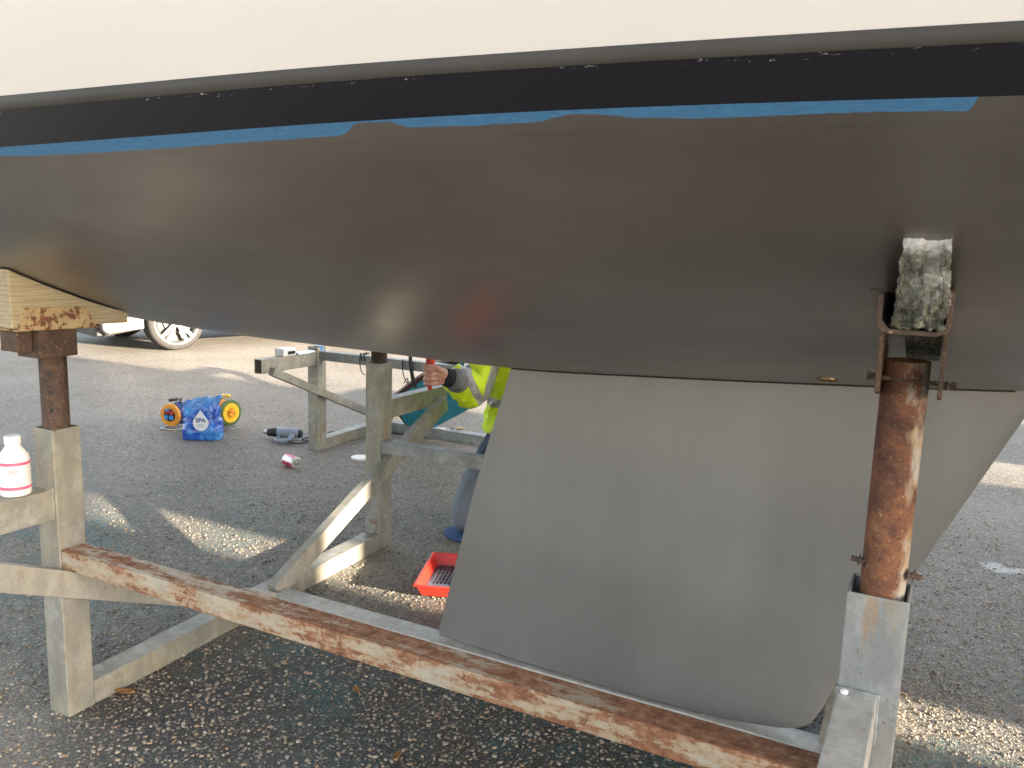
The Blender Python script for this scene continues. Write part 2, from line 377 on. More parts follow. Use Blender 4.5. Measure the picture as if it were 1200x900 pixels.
def mat_stripe(name, c, rough, chips=True):
    s = NT(name); u, v, _ = s.sep('UV')
    col = s.ramp(s.noise(3, 5), [(.3, c), (.7, tuple(x*1.5 for x in c))])
    if chips:
        k = s.math('MULTIPLY', s.ramp(s.noise(1, 6, .8, vec=s.vec((55, 240, 1), src='UV')), [(.60, 0), (.64, 1)]),
                   s.ramp(s.math('ABSOLUTE', s.math('ADD', s.math('ADD', v, -.0015), s.math('MULTIPLY', s.noise(1, 3, vec=s.vec((8, 0, 0), src='UV')), -.002))), [(0, 1), (.0022, 0)]))
        k = s.math('MULTIPLY', k, s.ramp(s.noise(1, 3, .5, vec=s.vec((3, 0, 0), src='UV')), [(.42, 0), (.55, 1)]))
        col = s.mix(k, col, (.7, .7, .68))
        scx = s.noise(1, 2, .5, vec=s.vec((90, 6, 1), src='UV', rot=(0, 0, .35)))
        col = s.mix(s.math('MULTIPLY', s.ramp(scx, [(.77, 0), (.80, .6)]), s.ramp(s.noise(4, 2), [(.55, 0), (.62, 1)])), col, (.4, .4, .38))
    s.set(col, rough, 0, spec=.12); return s.m
M_black = mat_stripe('black_boot_stripe', (.004, .004, .006), .38)
M_ledgerefl = mat_stripe('painted_ledge_reflection', (.042, .040, .037), .5, False)  # paler band: reflection along the ledge, put into the colour
M_whitep = simple('white_plastic', (.82, .81, .79), .35, 0, .03, 20, 0)
M_blackp = simple('black_plastic', (.015, .015, .016), .4, 0, .3)
M_blackrub = simple('black_rubber', (.02, .02, .02), .7, 0, .3)
M_redp = simple('red_plastic', (.62, .035, .02), .35, 0, .15, 25, .05)
M_steel = simple('bright_steel', (.55, .55, .55), .25, .9, .1)
M_darkgap = simple('dark_sealant', (.02, .02, .02), .7)
M_brass = simple('dull_bronze', (.20, .15, .08), .35, .8, .3, 80)

# ================================================================== SETTING
bm = bmesh.new(); g = 240
vs = [bm.verts.new(p) for p in ((-g, -g, 0), (g, -g, 0), (g, g, 0), (-g, g, 0))]; bm.faces.new(vs)
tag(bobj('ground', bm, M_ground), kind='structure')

# loose pebbles set in the tar (countless, one object)
def pebbles():
    base = bmesh.new(); bmesh.ops.create_icosphere(base, subdivisions=1, radius=1)
    bv = [v.co.copy() for v in base.verts]; bf = [[v.index for v in f.verts] for f in base.faces]; base.free()
    V = []; F = []; C = []
    N = 42000
    for i in range(N):
        # denser towards the viewer's feet, thinning outwards
        while True:
            x = random.uniform(-2.6, 4.2); y = random.uniform(-.9, 3.6)
            d = math.hypot(x-1.6, y+.3)
            if random.random() < math.exp(-((d-1.0)/2.0)**2 if d > 1 else 0) and noise.noise(Vector((x*1.7, y*1.7, 3)))*.5+.6 > random.random(): break
        r = random.choice((.0022, .003, .003, .0038, .0045, .0055, .0065)) * random.uniform(.8, 1.15)
        a = random.uniform(0, 6.28); ca, sa = math.cos(a), math.sin(a)
        ex, ey, ez = r*random.uniform(.9, 1.5), r*random.uniform(.7, 1), r*random.uniform(.5, .8)
        n0 = len(V); jit = [random.uniform(.8, 1.15) for _ in bv]
        for p, j in zip(bv, jit):
            px, py, pz = p.x*ex*j, p.y*ey*j, p.z*ez*j
            V.append((x+px*ca-py*sa, y+px*sa+py*ca, pz+ez*.25))
        for f in bf: F.append([n0+k for k in f])
        cc = random.random()**.7
        C += [cc]*len(bv)
    me = bpy.data.meshes.new('loose_pebbles'); me.from_pydata(V, [], F)
    at = me.attributes.new('pc', 'FLOAT', 'POINT'); at.data.foreach_set('value', C)
    return mesh_obj('loose_pebbles', me, M_pebble, smooth=True)
tag(pebbles(), 'small beige and brown pebbles bedded in the dark tarred yard surface', 'gravel', kind='stuff')

# ================================================================== YACHT
VC = .7685
def Bw(s):                                     # half breadth at the waterline
    core = 1.2835-.012*(s-1.5)**2
    if s > 3.0: core = lerp([(3.0, 1.2565), (3.6, 1.19), (4.2, 1.04), (4.8, .78), (5.3, .45), (5.7, .02)], s)
    if s < -1.0: core = 1.2085-.05*(s+1)**2*.8
    return max(core, .01)
def zw(s): d = s-1.6; return 1.443-.03*d*d/(1+d*d)
ZB = [(-3.4, 1.30), (-2.5, 1.17), (-1.5, 1.065), (-.7, 1.008), (-.05, .966), (.49, .956), (.94, .950), (1.44, .972), (1.85, .996), (2.2, 1.020), (3, 1.085), (4, 1.18), (5, 1.30), (5.7, 1.405)]
def zb(s): return smooth_tab(ZB, s)
P1D, P1Z = .64, .25
def hull_at(s, t):                             # t: 0 centreline .. 1 waterline -> (offset, z)
    B = Bw(s); H = zw(s)-zb(s)
    a = 2*t*(1-t); b = t*t
    return a*P1D*B+b*B, zb(s)+a*P1Z*H+b*H
def hull_z(s, off):
    lo, hi = 0, 1
    for _ in range(40):
        m = (lo+hi)/2
        if hull_at(s, m)[0] < off: lo = m
        else: hi = m
    return hull_at(s, lo)[1]
yacht = empty('sailing_yacht', (1.3, VC, .07), label='white sailing yacht with black boot stripe and stripped grey-brown bottom propped on steel cradle', cat='yacht')
def P(o):                                      # parent keeping world placement
    o.parent = yacht; o.matrix_parent_inverse = Matrix.Translation(-Vector((1.3, VC, .07))); return o
def loft(name, stations, rows, fn, mat, uvf=None, bothsides=True):
    bm = bmesh.new(); uvl = bm.loops.layers.uv.new('UVMap')
    for side in ((-1, 1) if bothsides else (-1,)):
        G = []
        for s in stations:
            G.append([(bm.verts.new((fn(s, r)[0], VC+side*fn(s, r)[1], fn(s, r)[2])), uvf(s, r) if uvf else (s, r)) for r in rows])
        for a, b in zip(G, G[1:]):
            for k in range(len(rows)-1):
                q = [a[k], b[k], b[k+1], a[k+1]]
                if side > 0: q = q[::-1]
                f = bm.faces.new([x[0] for x in q]); f.smooth = True
                for lp, x in zip(f.loops, q): lp[uvl].uv = x[1]
    bmesh.ops.remove_doubles(bm, verts=bm.verts, dist=.0002)
    return P(bobj(name, bm, mat, smooth=True))
ST = [-3.4+9.1*k/130 for k in range(131)]
TR = [k/40 for k in range(41)]
def arc_below(s, t):
    B = Bw(s); H = zw(s)-zb(s); n = 6; tot = 0; pd, pz = hull_at(s, t)
    for i in range(1, n+1):
        q = hull_at(s, t+(1-t)*i/n); tot += math.hypot(q[0]-pd, q[1]-pz); pd, pz = q
    return tot
loft('hull_bottom', ST, TR, lambda s, t: (s, *hull_at(s, t)), M_bottom, lambda s, t: (s, arc_below(s, t)))
def zt(s): return zw(s)+smooth_tab([(-.5, .088), (.1, .085), (.4, .081), (.68, .076), (.95, .0715), (1.225, .067), (1.59, .0605), (1.86, .0585), (2.3, .058)], s)   # top of the black stripe
def band(s, q):                                # q 0..1 from waterline to stripe top
    return (s+.05*q*max(0, s-4.7), Bw(s)+.010*q, zw(s)+(zt(s)-zw(s))*q)
loft('boot_stripe', ST, [0, .2, .4, .6, .72], lambda s, q: band(s, q), M_black, lambda s, q: (s, (.72-q)*.06))
loft('ledge_reflection', ST, [.72, .73, .99, 1], lambda s, q: (band(s, q)[0], band(s, q)[1]+(.0012 if .72 < q < 1 else 0), band(s, q)[2]), M_ledgerefl, lambda s, q: (s, q))
def topside(s, q):
    z0 = zt(s); z1 = 2.32+.012*(s-.5)**2*.9
    fl = .16*(q**.8)*(1 if s < 4 else 1+.3*(s-4))
    return (s+(.55*q*max(0, (s-4.3)/1.4)**2), Bw(s)+.010+fl, z0+(z1-z0)*q)
loft('topsides', ST, [k/14 for k in range(15)], topside, M_top)
def deck(s, r): a = topside(s, 1); return (a[0], a[1]*r, a[2]+.05*(1-r*r))
loft('deck', ST, [k/8 for k in range(9)], deck, M_top)
# transom
bm = bmesh.new(); s0 = ST[0]; outl = [(hull_at(s0, t)) for t in TR]+[band(s0, .5)[1:], band(s0, 1)[1:]]+[topside(s0, q)[1:] for q in (.25, .5, .75, 1)]
ring = [(s0, VC-o, z) for o, z in outl]; ring2 = [(s0, VC+o, z) for o, z in outl[1:]]
bm.faces.new([bm.verts.new(p) for p in ring[::-1]+ring2]); P(bobj('transom', bm, M_top))
# coachroof
bm = bmesh.new()
for s_, w_, z_ in ((0,0,0),):
    secs = [(-.9, .75, 2.40, 2.62), (.2, .78, 2.38, 2.74), (1.8, .72, 2.38, 2.70), (3.1, .5, 2.38, 2.50), (3.5, .35, 2.38, 2.42)]
    rr = []
    for s, wd, z0, z1 in secs:
        rr.append([bm.verts.new((s, VC+a*wd, z)) for a, z in ((-1, z0-.03), (-.86, z1-.04), (-.5, z1), (0, z1+.03), (.5, z1), (.86, z1-.04), (1, z0-.03))])
    for a, b in zip(rr, rr[1:]):
        for k in range(6): bm.faces.new((a[k], b[k], b[k+1], a[k+1]))
    bm.faces.new(rr[0]); bm.faces.new(rr[-1][::-1]); fixn(bm)
P(bobj('coachroof', bm, M_top, bevel=.02))
bm = bmesh.new(); tube(bm, [(2.0, VC, 2.6), (2.0, VC, 12.5)], .055, 16); P(bobj('mast', bm, M_steel, smooth=True))

# keel: foil lofted in slices
TE = [(.072, .712), (.088, .708), (.606, .834), (.99, .948)]
LE = [(.072, 1.66), (.078, 1.74), (.09, 1.80), (.115, 1.832), (.178, 1.862), (.254, 1.888), (.571, 2.033), (.748, 2.113), (.959, 2.207), (1.06, 2.252)]
bm = bmesh.new(); rings = []
zs = [.072, .076, .084, .095, .115, .145, .178, .215, .254, .35, .45, .571, .66, .748, .85, .93, .959, 1.0, 1.03, 1.05]
NC = 28
for z in zs:
    te = lerp(TE, z); le = lerp(LE, z); T = lerp([(.07, .070), (.12, .076), (1, .086)], z)
    if z < .09: T *= lerp([(.072, .86), (.09, 1)], z)
    ring = []
    cs = [(1-math.cos(math.pi*k/NC))/2 for k in range(NC+1)]
    def th(c):                                   # c from leading edge
        return 5*T*(.2969*math.sqrt(c)-.126*c-.3516*c*c+.2843*c**3-.098*c**4)+.003*c
    pts = [(le-(le-te)*c, -th(c)) for c in cs]+[(le-(le-te)*c, th(c)) for c in cs[::-1][:-1]]
    rings.append([bm.verts.new((x, VC+y, z)) for x, y in pts])
for a, b in zip(rings, rings[1:]):
    n = len(a)
    for k in range(n): bm.faces.new((a[k], a[(k+1) % n], b[(k+1) % n], b[k]))
bm.faces.new(rings[0][::-1]); bm.faces.new(rings[-1]); fixn(bm)
for f in bm.faces: f.smooth = len(f.verts) == 4
keel = P(bobj('keel', bm, M_keel))
# dark sealant bead in the joint between hull and keel
bm = bmesh.new(); pts = []
for k in range(30):
    c = k/29; z = lerp(ZB, 1.5); s = 2.215-(2.215-.94)*c
    T = .086; th_ = 5*T*(.2969*math.sqrt(c)-.126*c-.3516*c*c+.2843*c**3-.098*c**4)+.004
    pts.append((s, VC-th_, hull_z(s, th_)-.001))
tube(bm, pts, .0035, 6); P(bobj('keel_seam', bm, M_darkgap, smooth=True))
# through-hull fitting
s_, o_ = 1.828, VC-.45; z_ = hull_z(s_, o_); e = .02
nrm = Vector((-(hull_z(s_+e, o_)-hull_z(s_-e, o_))/(2*e), (hull_z(s_, o_+e)-hull_z(s_, o_-e))/(2*e), 1)).normalized()
q = (-nrm).to_track_quat('Z', 'Y').to_matrix().to_4x4(); Mx = Matrix.Translation((s_, .45, z_)) @ q
bm = bmesh.new(); lathe(bm, [(.021, -.004), (.021, .003), (.017, .006), (.012, .006), (.010, .001)], 28, Mx, True, True); th_ob = P(bobj('drain_fitting', bm, M_brass, smooth=False))
bm = bmesh.new(); lathe(bm, [(.0095, .0015), (.0095, .0035)], 20, Mx); fo = bobj('drain_opening', bm, M_blackrub); fo.parent = th_ob

# ================================================================== CRADLES
TB = .0787; H2 = TB/2; HB = .068; L = 1.979; WD = 1.4675; SM = -.0465
def frame(root, s0, v0, wd, sk, post_top, mg, outr=(True, True), brace_side=1, out_len=.46, zo=.597, tops=None, braces=True, TB=.0787, oshift=0, bh=.068):
    H2 = TB/2
    """one end frame: base beam across, two posts, outriggers and their diagonal braces"""
    tops = tops or (post_top, post_top)
    def at(v, ds=0): return (s0+sk*(v-v0)/wd+ds)
    O_ = root.location
    def mk(name, bm, m, bev=.004):
        o = bobj(name, bm, m, bevel=bev); o.parent = root; o.matrix_parent_inverse = Matrix.Translation(-Vector(O_)); return o
    a, b = v0, v0+wd
    bm = bmesh.new(); beam(bm, (at(a), a+H2+.001, HB/2), (at(b), b-H2-.001, HB/2), TB-.004, HB); mk('base_beam', bm, mg[0])
    for v, zt_ in ((a, tops[0]), (b, tops[1])):
        bm = bmesh.new(); beam(bm, (at(v), v, 0), (at(v), v, zt_), TB, TB, upv=(0, 1, 0)); mk('post', bm, mg[1], .007)
    for v, sg in ((a, -1), (b, 1)):
        bm = bmesh.new(); beam(bm, (at(v)+oshift, v+sg*(H2+.001), zo), (at(v)+oshift, v+sg*(H2+out_len), zo), .056, .082); mk('outrigger', bm, mg[2])
        bm = bmesh.new(); xx = at(v)+oshift; yy = v+sg*(H2+.002); cor = [(xx-.029, yy, zo-.042), (xx+.029, yy, zo-.042), (xx+.029, yy, zo+.042), (xx-.029, yy, zo+.042), (xx-.029, yy, zo-.042)]; pts = []
        for q0, q1 in zip(cor, cor[1:]):
            for k in range(8): pts.append(Vector(q0).lerp(Vector(q1), k/8))
        tube(bm, pts, [.0034*(1+.35*math.sin(i*2.1)+.2*math.sin(i*5.3)) for i in range(len(pts))], 7); wb = mk('weld_bead', bm, mg[1], 0); wb.data.polygons.foreach_set('use_smooth', [True]*len(wb.data.polygons))
        if braces:
            ds = brace_side*(H2+.021)
            p0 = (at(v, ds), v-sg*.70, .058); p1 = (at(v, ds*.78), v+sg*(out_len-.02), zo-.030)
            bm = bmesh.new(); beam(bm, p0, p1, .038, bh, .018); mk('brace', bm, mg[3])
    return mk, at
main = empty('boat_cradle', (0, 0, 0), label='near galvanised steel cradle under the keel, rusty cream rail across its front', cat='cradle')
mk, at_ = frame(main, 0, 0, WD, SM, .80, (M_galv, M_galv, M_galv, M_galv_mid), tops=(.795, .80))
mk2, at2 = frame(main, L+.006, 0, WD, SM, .80, (M_galv, M_galv2, M_galv_pale, M_galv), brace_side=-1, tops=(.795, .80), TB=.088, oshift=-.014)
bm = bmesh.new(); beam(bm, (H2+.001, VC, HB/2-.001), (L-H2-.001, VC, HB/2-.001), TB, HB-.002); mk('keel_beam', bm, M_galv_pale)
bm = bmesh.new(); beam(bm, (H2+.0005, -.002, .449), (L-H2-.0005, -.002, .449), .066, .052); mk('rail', bm, M_rustpaint, .006)['label'] = 'rusty cream painted front rail'
bm = bmesh.new(); beam(bm, (SM+H2+.001, WD-.012, .449), (L+SM-H2-.001, WD-.012, .449), .050, .052); mk('rail', bm, M_galv2)
# adjustable props (pipe inside each post), with saddle
def prop(s, v, z0, z1, mat, r, holes=True, label=None):
    bm = bmesh.new()
    # pipe wall with a row of drilled holes
    lathe(bm, [(r, z0-.12), (r, z1), (r-.005, z1), (r-.005, z0-.12)], 36, Matrix.Translation((s, v, 0)), False, False)
    o = mk('prop_pipe', bm, mat, 0); o.data.polygons.foreach_set('use_smooth', [True]*len(o.data.polygons))
    if label: o['label'] = label
    return o
# --- near left prop
pp = prop(0, 0, .795, 1.0, M_rust, .033)
for hz in (.936, .890, .843):
    a = R(-50); n = Vector((math.cos(a), math.sin(a), 0)); 
    Mx = Matrix.Translation(Vector((0, 0, hz))+n*.0322) @ n.to_track_quat('Z', 'Y').to_matrix().to_4x4()
    bm = bmesh.new(); lathe(bm, [(.0058, 0), (.0058, .0016), (.004, .0012)], 16, Mx, False, True); h = bobj('pin_hole', bm, M_darkgap); h.parent = pp
a = R(-42); n = Vector((math.cos(a), math.sin(a), 0))
bm = bmesh.new(); tube(bm, [Vector((0, 0, .800))+n*.02, Vector((0, 0, .800))+n*.052], .010, 12); h = bobj('locking_bolt', bm, M_rust, bevel=.002); h.parent = pp
# saddle of the left prop: block under a channel that carries the wedge
bm = bmesh.new(); box(bm, (-.002, -.010, 1.018), (.09, .105, .072)); mk('saddle_block', bm, M_rust, .003)
bm = bmesh.new(); box(bm, (-.01, -.086, 1.028), (.07, .038, .055)); mk('saddle_block', bm, M_rust, .003)
bm = bmesh.new()
prism(bm, [(-.118, 1.056), (.100, 1.050), (.062, 1.108), (-.105, 1.112)], (.046, 0, 0), (0, 1, 0), (0, 0, 1), (1, 0, 0), .006)
prism(bm, [(-.118, 1.056), (.100, 1.050), (.062, 1.108), (-.105, 1.112)], (-.056, 0, 0), (0, 1, 0), (0, 0, 1), (1, 0, 0), .006)
box(bm, (-.002, -.009, 1.0565), (.096, .216, .006)); fixn(bm)
mk('saddle_channel', bm, M_bracket, .002)
# wedge of timber
def wedge(name, s0, s1, v0, v1, zlo0, zlo1, mat, label, cut=.004, sub=0):
    bm = bmesh.new(); n = 10; G = []
    for i in range(n+1):
        v = v0+(v1-v0)*i/n; zl = zlo0+(zlo1-zlo0)*i/n; row = []
        for s in (s0, s1):
            zt_ = hull_z(s, abs(VC-v))-cut
            row.append((s, v, zl, zt_))
        G.append(row)
    A = [[bm.verts.new((s, v, zl)) for s, v, zl, _ in row] for row in G]; Bq = [[bm.verts.new((s, v, z)) for s, v, _, z in row] for row in G]
    for i in range(n):
        bm.faces.new((A[i][0], A[i][1], A[i+1][1], A[i+1][0])); bm.faces.new((Bq[i][0], Bq[i+1][0], Bq[i+1][1], Bq[i][1]))
        bm.faces.new((A[i][1], Bq[i][1], Bq[i+1][1], A[i+1][1])); bm.faces.new((A[i][0], A[i+1][0], Bq[i+1][0], Bq[i][0]))
    bm.faces.new((A[0][0], Bq[0][0], Bq[0][1], A[0][1])); bm.faces.new((A[n][0], A[n][1], Bq[n][1], Bq[n][0])); fixn(bm)
    o = bobj(name, bm, mat, bevel=.003); return tag(o, label, 'timber block')
wedge('timber_wedge', -.046, .045, -.129, .195, 1.062, 1.056, M_timber, 'yellow pine wedge under the hull at left, on a rusty ochre saddle')
# --- near right prop
pr = prop(1.988, 0, .795, 1.150, M_rustpipe, .0325, label='orange rusted pipe with a bare zinc patch')
bm = bmesh.new(); tube(bm, [(1.940, -.012, .838), (2.04, -.012, .826)], .0045, 10); tube(bm, [(1.951, -.012, .8365), (1.961, -.012, .8355)], .010, 6); tube(bm, [(2.020, -.012, .828), (2.030, -.012, .827)], .010, 6)
h = bobj('locking_pin', bm, M_rust, bevel=.001); h.parent = pr
def usaddle(s, v0, v1, zb_, zt_, w, t=.006):
    bm = bmesh.new()
    poly = [(-w/2, zt_), (-w/2, zb_+.014), (-w/2+.004, zb_+.004), (-w/2+.014, zb_), (w/2-.014, zb_), (w/2-.004, zb_+.004), (w/2, zb_+.014), (w/2, zt_+.006),
            (w/2-t, zt_+.006), (w/2-t, zb_+.016), (w/2-t-.008, zb_+t), (-w/2+t+.008, zb_+t), (-w/2+t, zb_+.016), (-w/2+t, zt_)]
    prism(bm, poly, (s, v0, 0), (1, 0, 0), (0, 0, 1), (0, 1, 0), v1-v0); fixn(bm); return bm
sr = mk('saddle_channel', usaddle(2.000, -.302, .10, 1.212, 1.258, .078), M_rust, .001)
bm = bmesh.new()
for dx in (-.0405, .0405):
    prism(bm, [(-.062, 1.108), (-.03, 1.100), (.05, 1.105), (.075, 1.15), (.075, 1.209), (-.078, 1.209), (-.078, 1.165)], (1.995+dx-.003, 0, 0), (0, 1, 0), (0, 0, 1), (1, 0, 0), .006)
box(bm, (1.995, .03, 1.199), (.075, .085, .008)); fixn(bm); mk('saddle_bracket', bm, M_rust, .001)
bm = bmesh.new(); tube(bm, [(1.940, -.03, 1.126), (2.055, -.03, 1.122)], .0055, 10); tube(bm, [(2.044, -.03, 1.1225), (2.056, -.03, 1.122)], .0085, 6); tube(bm, [(1.938, -.03, 1.126), (1.949, -.03, 1.1257)], .0085, 6)
h = bobj('pivot_bolt', bm, M_rust); h.parent = sr
# weathered timber block with a ragged, cracked end
def old_block():
    bm = bmesh.new(); nx, nz, ny = 40, 74, 24
    x0, x1, z0, z1, y0, y1 = 1.979, 2.034, 1.220, 1.329, -.320, .12
    def top(y, x): return min(z1, hull_z(x, VC-y)-.003) if y > -.29 else z1
    vsd = {}
    def vert(i, j, k):
        key = (i, j, k)
        if key in vsd: return vsd[key]
        x = x0+(x1-x0)*i/nx; y = y0+(y1-y0)*j/ny; zt_ = top(y, x) if j > 1 else z1; z = z0+(zt_-z0)*k/nz; x = 2.006+(x-2.006)*(1-.13*k/nz)
        p = Vector((x, y, z)); nn = noise.noise(p*55)+.6*noise.noise(p*130)+.3*noise.noise(p*260)+.15*noise.noise(p*470)
        c = Vector(((x0+x1)/2, y, (z0+z1)/2))
        amp = .0032*max(0, 1-(y-y0)/.09)+.0009
        # lower part of the end has rotted back
        low = max(0, 1-(z-z0)/.075)
        if j == 0:
            p.y += .012*low*(.7+.9*noise.noise(p*50)+.6*noise.noise(p*150)) + .0045*nn + .003*max(0, noise.noise(p*90))
            p.y -= .0
        e = (abs(x-c.x)/(x1-x0)*2)**6
        p.x += (1 if x > c.x else -1)*amp*nn*e*1.6
        if k == nz: p.z += amp*nn*1.5-.004*max(0, noise.noise(Vector((x*60, 1, 1))))
        if k == 0: p.z += amp*nn*1.5
        v = bm.verts.new(p); vsd[key] = v; return v
    for i in range(nx):
        for k in range(nz):
            bm.faces.new((vert(i, 0, k), vert(i+1, 0, k), vert(i+1, 0, k+1), vert(i, 0, k+1)))
            bm.faces.new((vert(i, ny, k), vert(i, ny, k+1), vert(i+1, ny, k+1), vert(i+1, ny, k)))
    for j in range(ny):
        for k in range(nz):
            bm.faces.new((vert(0, j, k), vert(0, j, k+1), vert(0, j+1, k+1), vert(0, j+1, k)))
            bm.faces.new((vert(nx, j, k), vert(nx, j+1, k), vert(nx, j+1, k+1), vert(nx, j, k+1)))
        for i in range(nx):
            bm.faces.new((vert(i, j, 0), vert(i, j+1, 0), vert(i+1, j+1, 0), vert(i+1, j, 0)))
            bm.faces.new((vert(i, j, nz), vert(i+1, j, nz), vert(i+1, j+1, nz), vert(i, j+1, nz)))
    fixn(bm)
    o = bobj('timber_block', bm, M_oldwood, smooth=True)
    return tag(o, 'grey cracked lichen-covered timber block on the rusty prop at right', 'timber block')
ob_ = old_block()
# bent nail in the block's side
bm = bmesh.new(); tube(bm, [(1.984, -.262, 1.258), (1.962, -.265, 1.261), (1.950, -.266, 1.261)], .0011, 6); tube(bm, [(1.9495, -.266, 1.261), (1.9485, -.266, 1.261)], .0025, 8)
h = bobj('nail', bm, M_rust); h.parent = ob_
# --- far props
for s_, lab in ((SM, 'left'), (L+SM, 'right')):
    prop(s_, WD, .80, 1.02, M_rust, .0335)
    bm = bmesh.new(); box(bm, (s_, WD, 1.035), (.09, .20, .03)); mk('saddle_channel', bm, M_rust, .002)
wedge('timber_wedge', SM-.045, SM+.045, WD-.19, WD+.13, 1.051, 1.051, M_timber, 'timber wedge under the hull on the far left prop behind the boat')
wedge('timber_wedge', L+SM-.045, L+SM+.045, WD-.19, WD+.13, 1.051, 1.051, M_timber, 'timber wedge under the hull on the far right prop behind the keel')

# second cradle behind
V2 = 2.64; S2 = -1.377
back = empty('boat_cradle', (S2, V2, 0), label='empty low galvanised cradle standing behind the yacht, with open-ended stub arm at left', cat='cradle')
mk, at_ = frame(back, S2, V2, WD, SM, .648, (M_galv, M_galv, M_galv, M_galv), out_len=.46, zo=.578, bh=.046)
frame(back, S2+L, V2, WD, SM, .648, (M_galv, M_galv2, M_galv, M_galv), out_len=.46, zo=.578, brace_side=-1, bh=.046)
bm = bmesh.new(); beam(bm, (S2+H2+.001, 3.345, HB/2-.001), (S2+L-H2-.001, 3.345, HB/2-.001), TB, HB-.002); mk('keel_beam', bm, M_galv2)
bm = bmesh.new(); beam(bm, (S2+H2+.001, V2, .596), (S2+L-H2-.001, V2, .596), .05, .055); mk('rail', bm, M_galv2)
bm = bmesh.new(); beam(bm, (S2+SM+H2+.001, V2+WD, .596), (S2+SM+L-H2-.001, V2+WD, .596), .05, .055); mk('rail', bm, M_galv2)
#@@DETAILS@@
# ================================================================== SMALL THINGS
def text_mesh(body, size, name, mat, M, parent, depth=.0004, bold=0):
    cu = bpy.data.curves.new(name, 'FONT'); cu.body = body; cu.size = size; cu.extrude = depth; cu.offset = bold
    cu.align_x = 'CENTER'; cu.align_y = 'CENTER'
    t = bpy.data.objects.new(name+'_tmp', cu); COL.objects.link(t)
    me = bpy.data.meshes.new_from_object(t, depsgraph=bpy.context.evaluated_depsgraph_get())
    bpy.data.objects.remove(t)
    me.transform(M); o = mesh_obj(name, me, mat, parent); return o
# --- bottle on the left outrigger
bz = .6385
def mat_bottle_label():
    s = NT('printed_bottle_label'); x, y, z = s.sep()
    band = s.math('ADD', s.ramp(s.math('ABSOLUTE', s.math('SUBTRACT', z, .0855)), [(0, 1), (.0022, 0)], 'CONSTANT'), s.ramp(s.math('ABSOLUTE', s.math('SUBTRACT', z, .0235)), [(0, 1), (.0026, 0)], 'CONSTANT'))
    tx = s.noise(1, 2, .5, vec=s.vec((260, 260, 420)))
    lines = s.math('MULTIPLY', s.ramp(tx, [(.54, 0), (.6, .5)]), s.math('LESS_THAN', s.math('ABSOLUTE', s.math('SUBTRACT', z, .052)), .024))
    c = s.mix(lines, (.78, .77, .76), (.45, .44, .45)); c = s.mix(band, c, (.75, .12, .22))
    s.set(c, .4); return s.m
bt = empty('plastic_bottle', (-.005, -.115, bz), label='small white plastic bottle with pink striped label on the left cradle arm', cat='bottle')
bm = bmesh.new(); lathe(bm, [(.028, 0), (.0345, .003), (.036, .008), (.036, .094), (.034, .103), (.019, .124), (.017, .128), (.017, .132)], 40)
bobj('bottle_body', bm, M_whitep, bt, smooth=True)
bm = bmesh.new(); lathe(bm, [(.0363, .018), (.0363, .092)], 40, None, False, False)
lb = bobj('bottle_label', bm, mat_bottle_label(), bt, smooth=True)
bm = bmesh.new(); n = 40; prof = [(.0185, .131), (.0190, .133), (.0190, .150), (.0175, .153)]
lathe(bm, prof, n); 
bobj('cap', bm, M_whitep, bt, smooth=False, bevel=.0008)
for k, (dz, t_) in enumerate(((.074, 'TOXIC'),)): pass
# small red hazard lozenge printed on the label
bm = bmesh.new(); a = R(-38); n = Vector((math.cos(a), math.sin(a), 0)); tx = Vector((-math.sin(a), math.cos(a), 0))
for off in (-.006, .006):
    c = n*.0367+tx*off+Vector((0, 0, .066)); h = .0065
    q = [bm.verts.new(c+tx*h*.9), bm.verts.new(c+Vector((0, 0, h))), bm.verts.new(c-tx*h*.9), bm.verts.new(c-Vector((0, 0, h)))]
    q2 = [bm.verts.new(c+(v.co-c)*.72) for v in q]
    for i in range(4): bm.faces.new((q[i], q[(i+1) % 4], q2[(i+1) % 4], q2[i]))
fixn(bm); bobj('hazard_mark', bm, M_redp, lb)

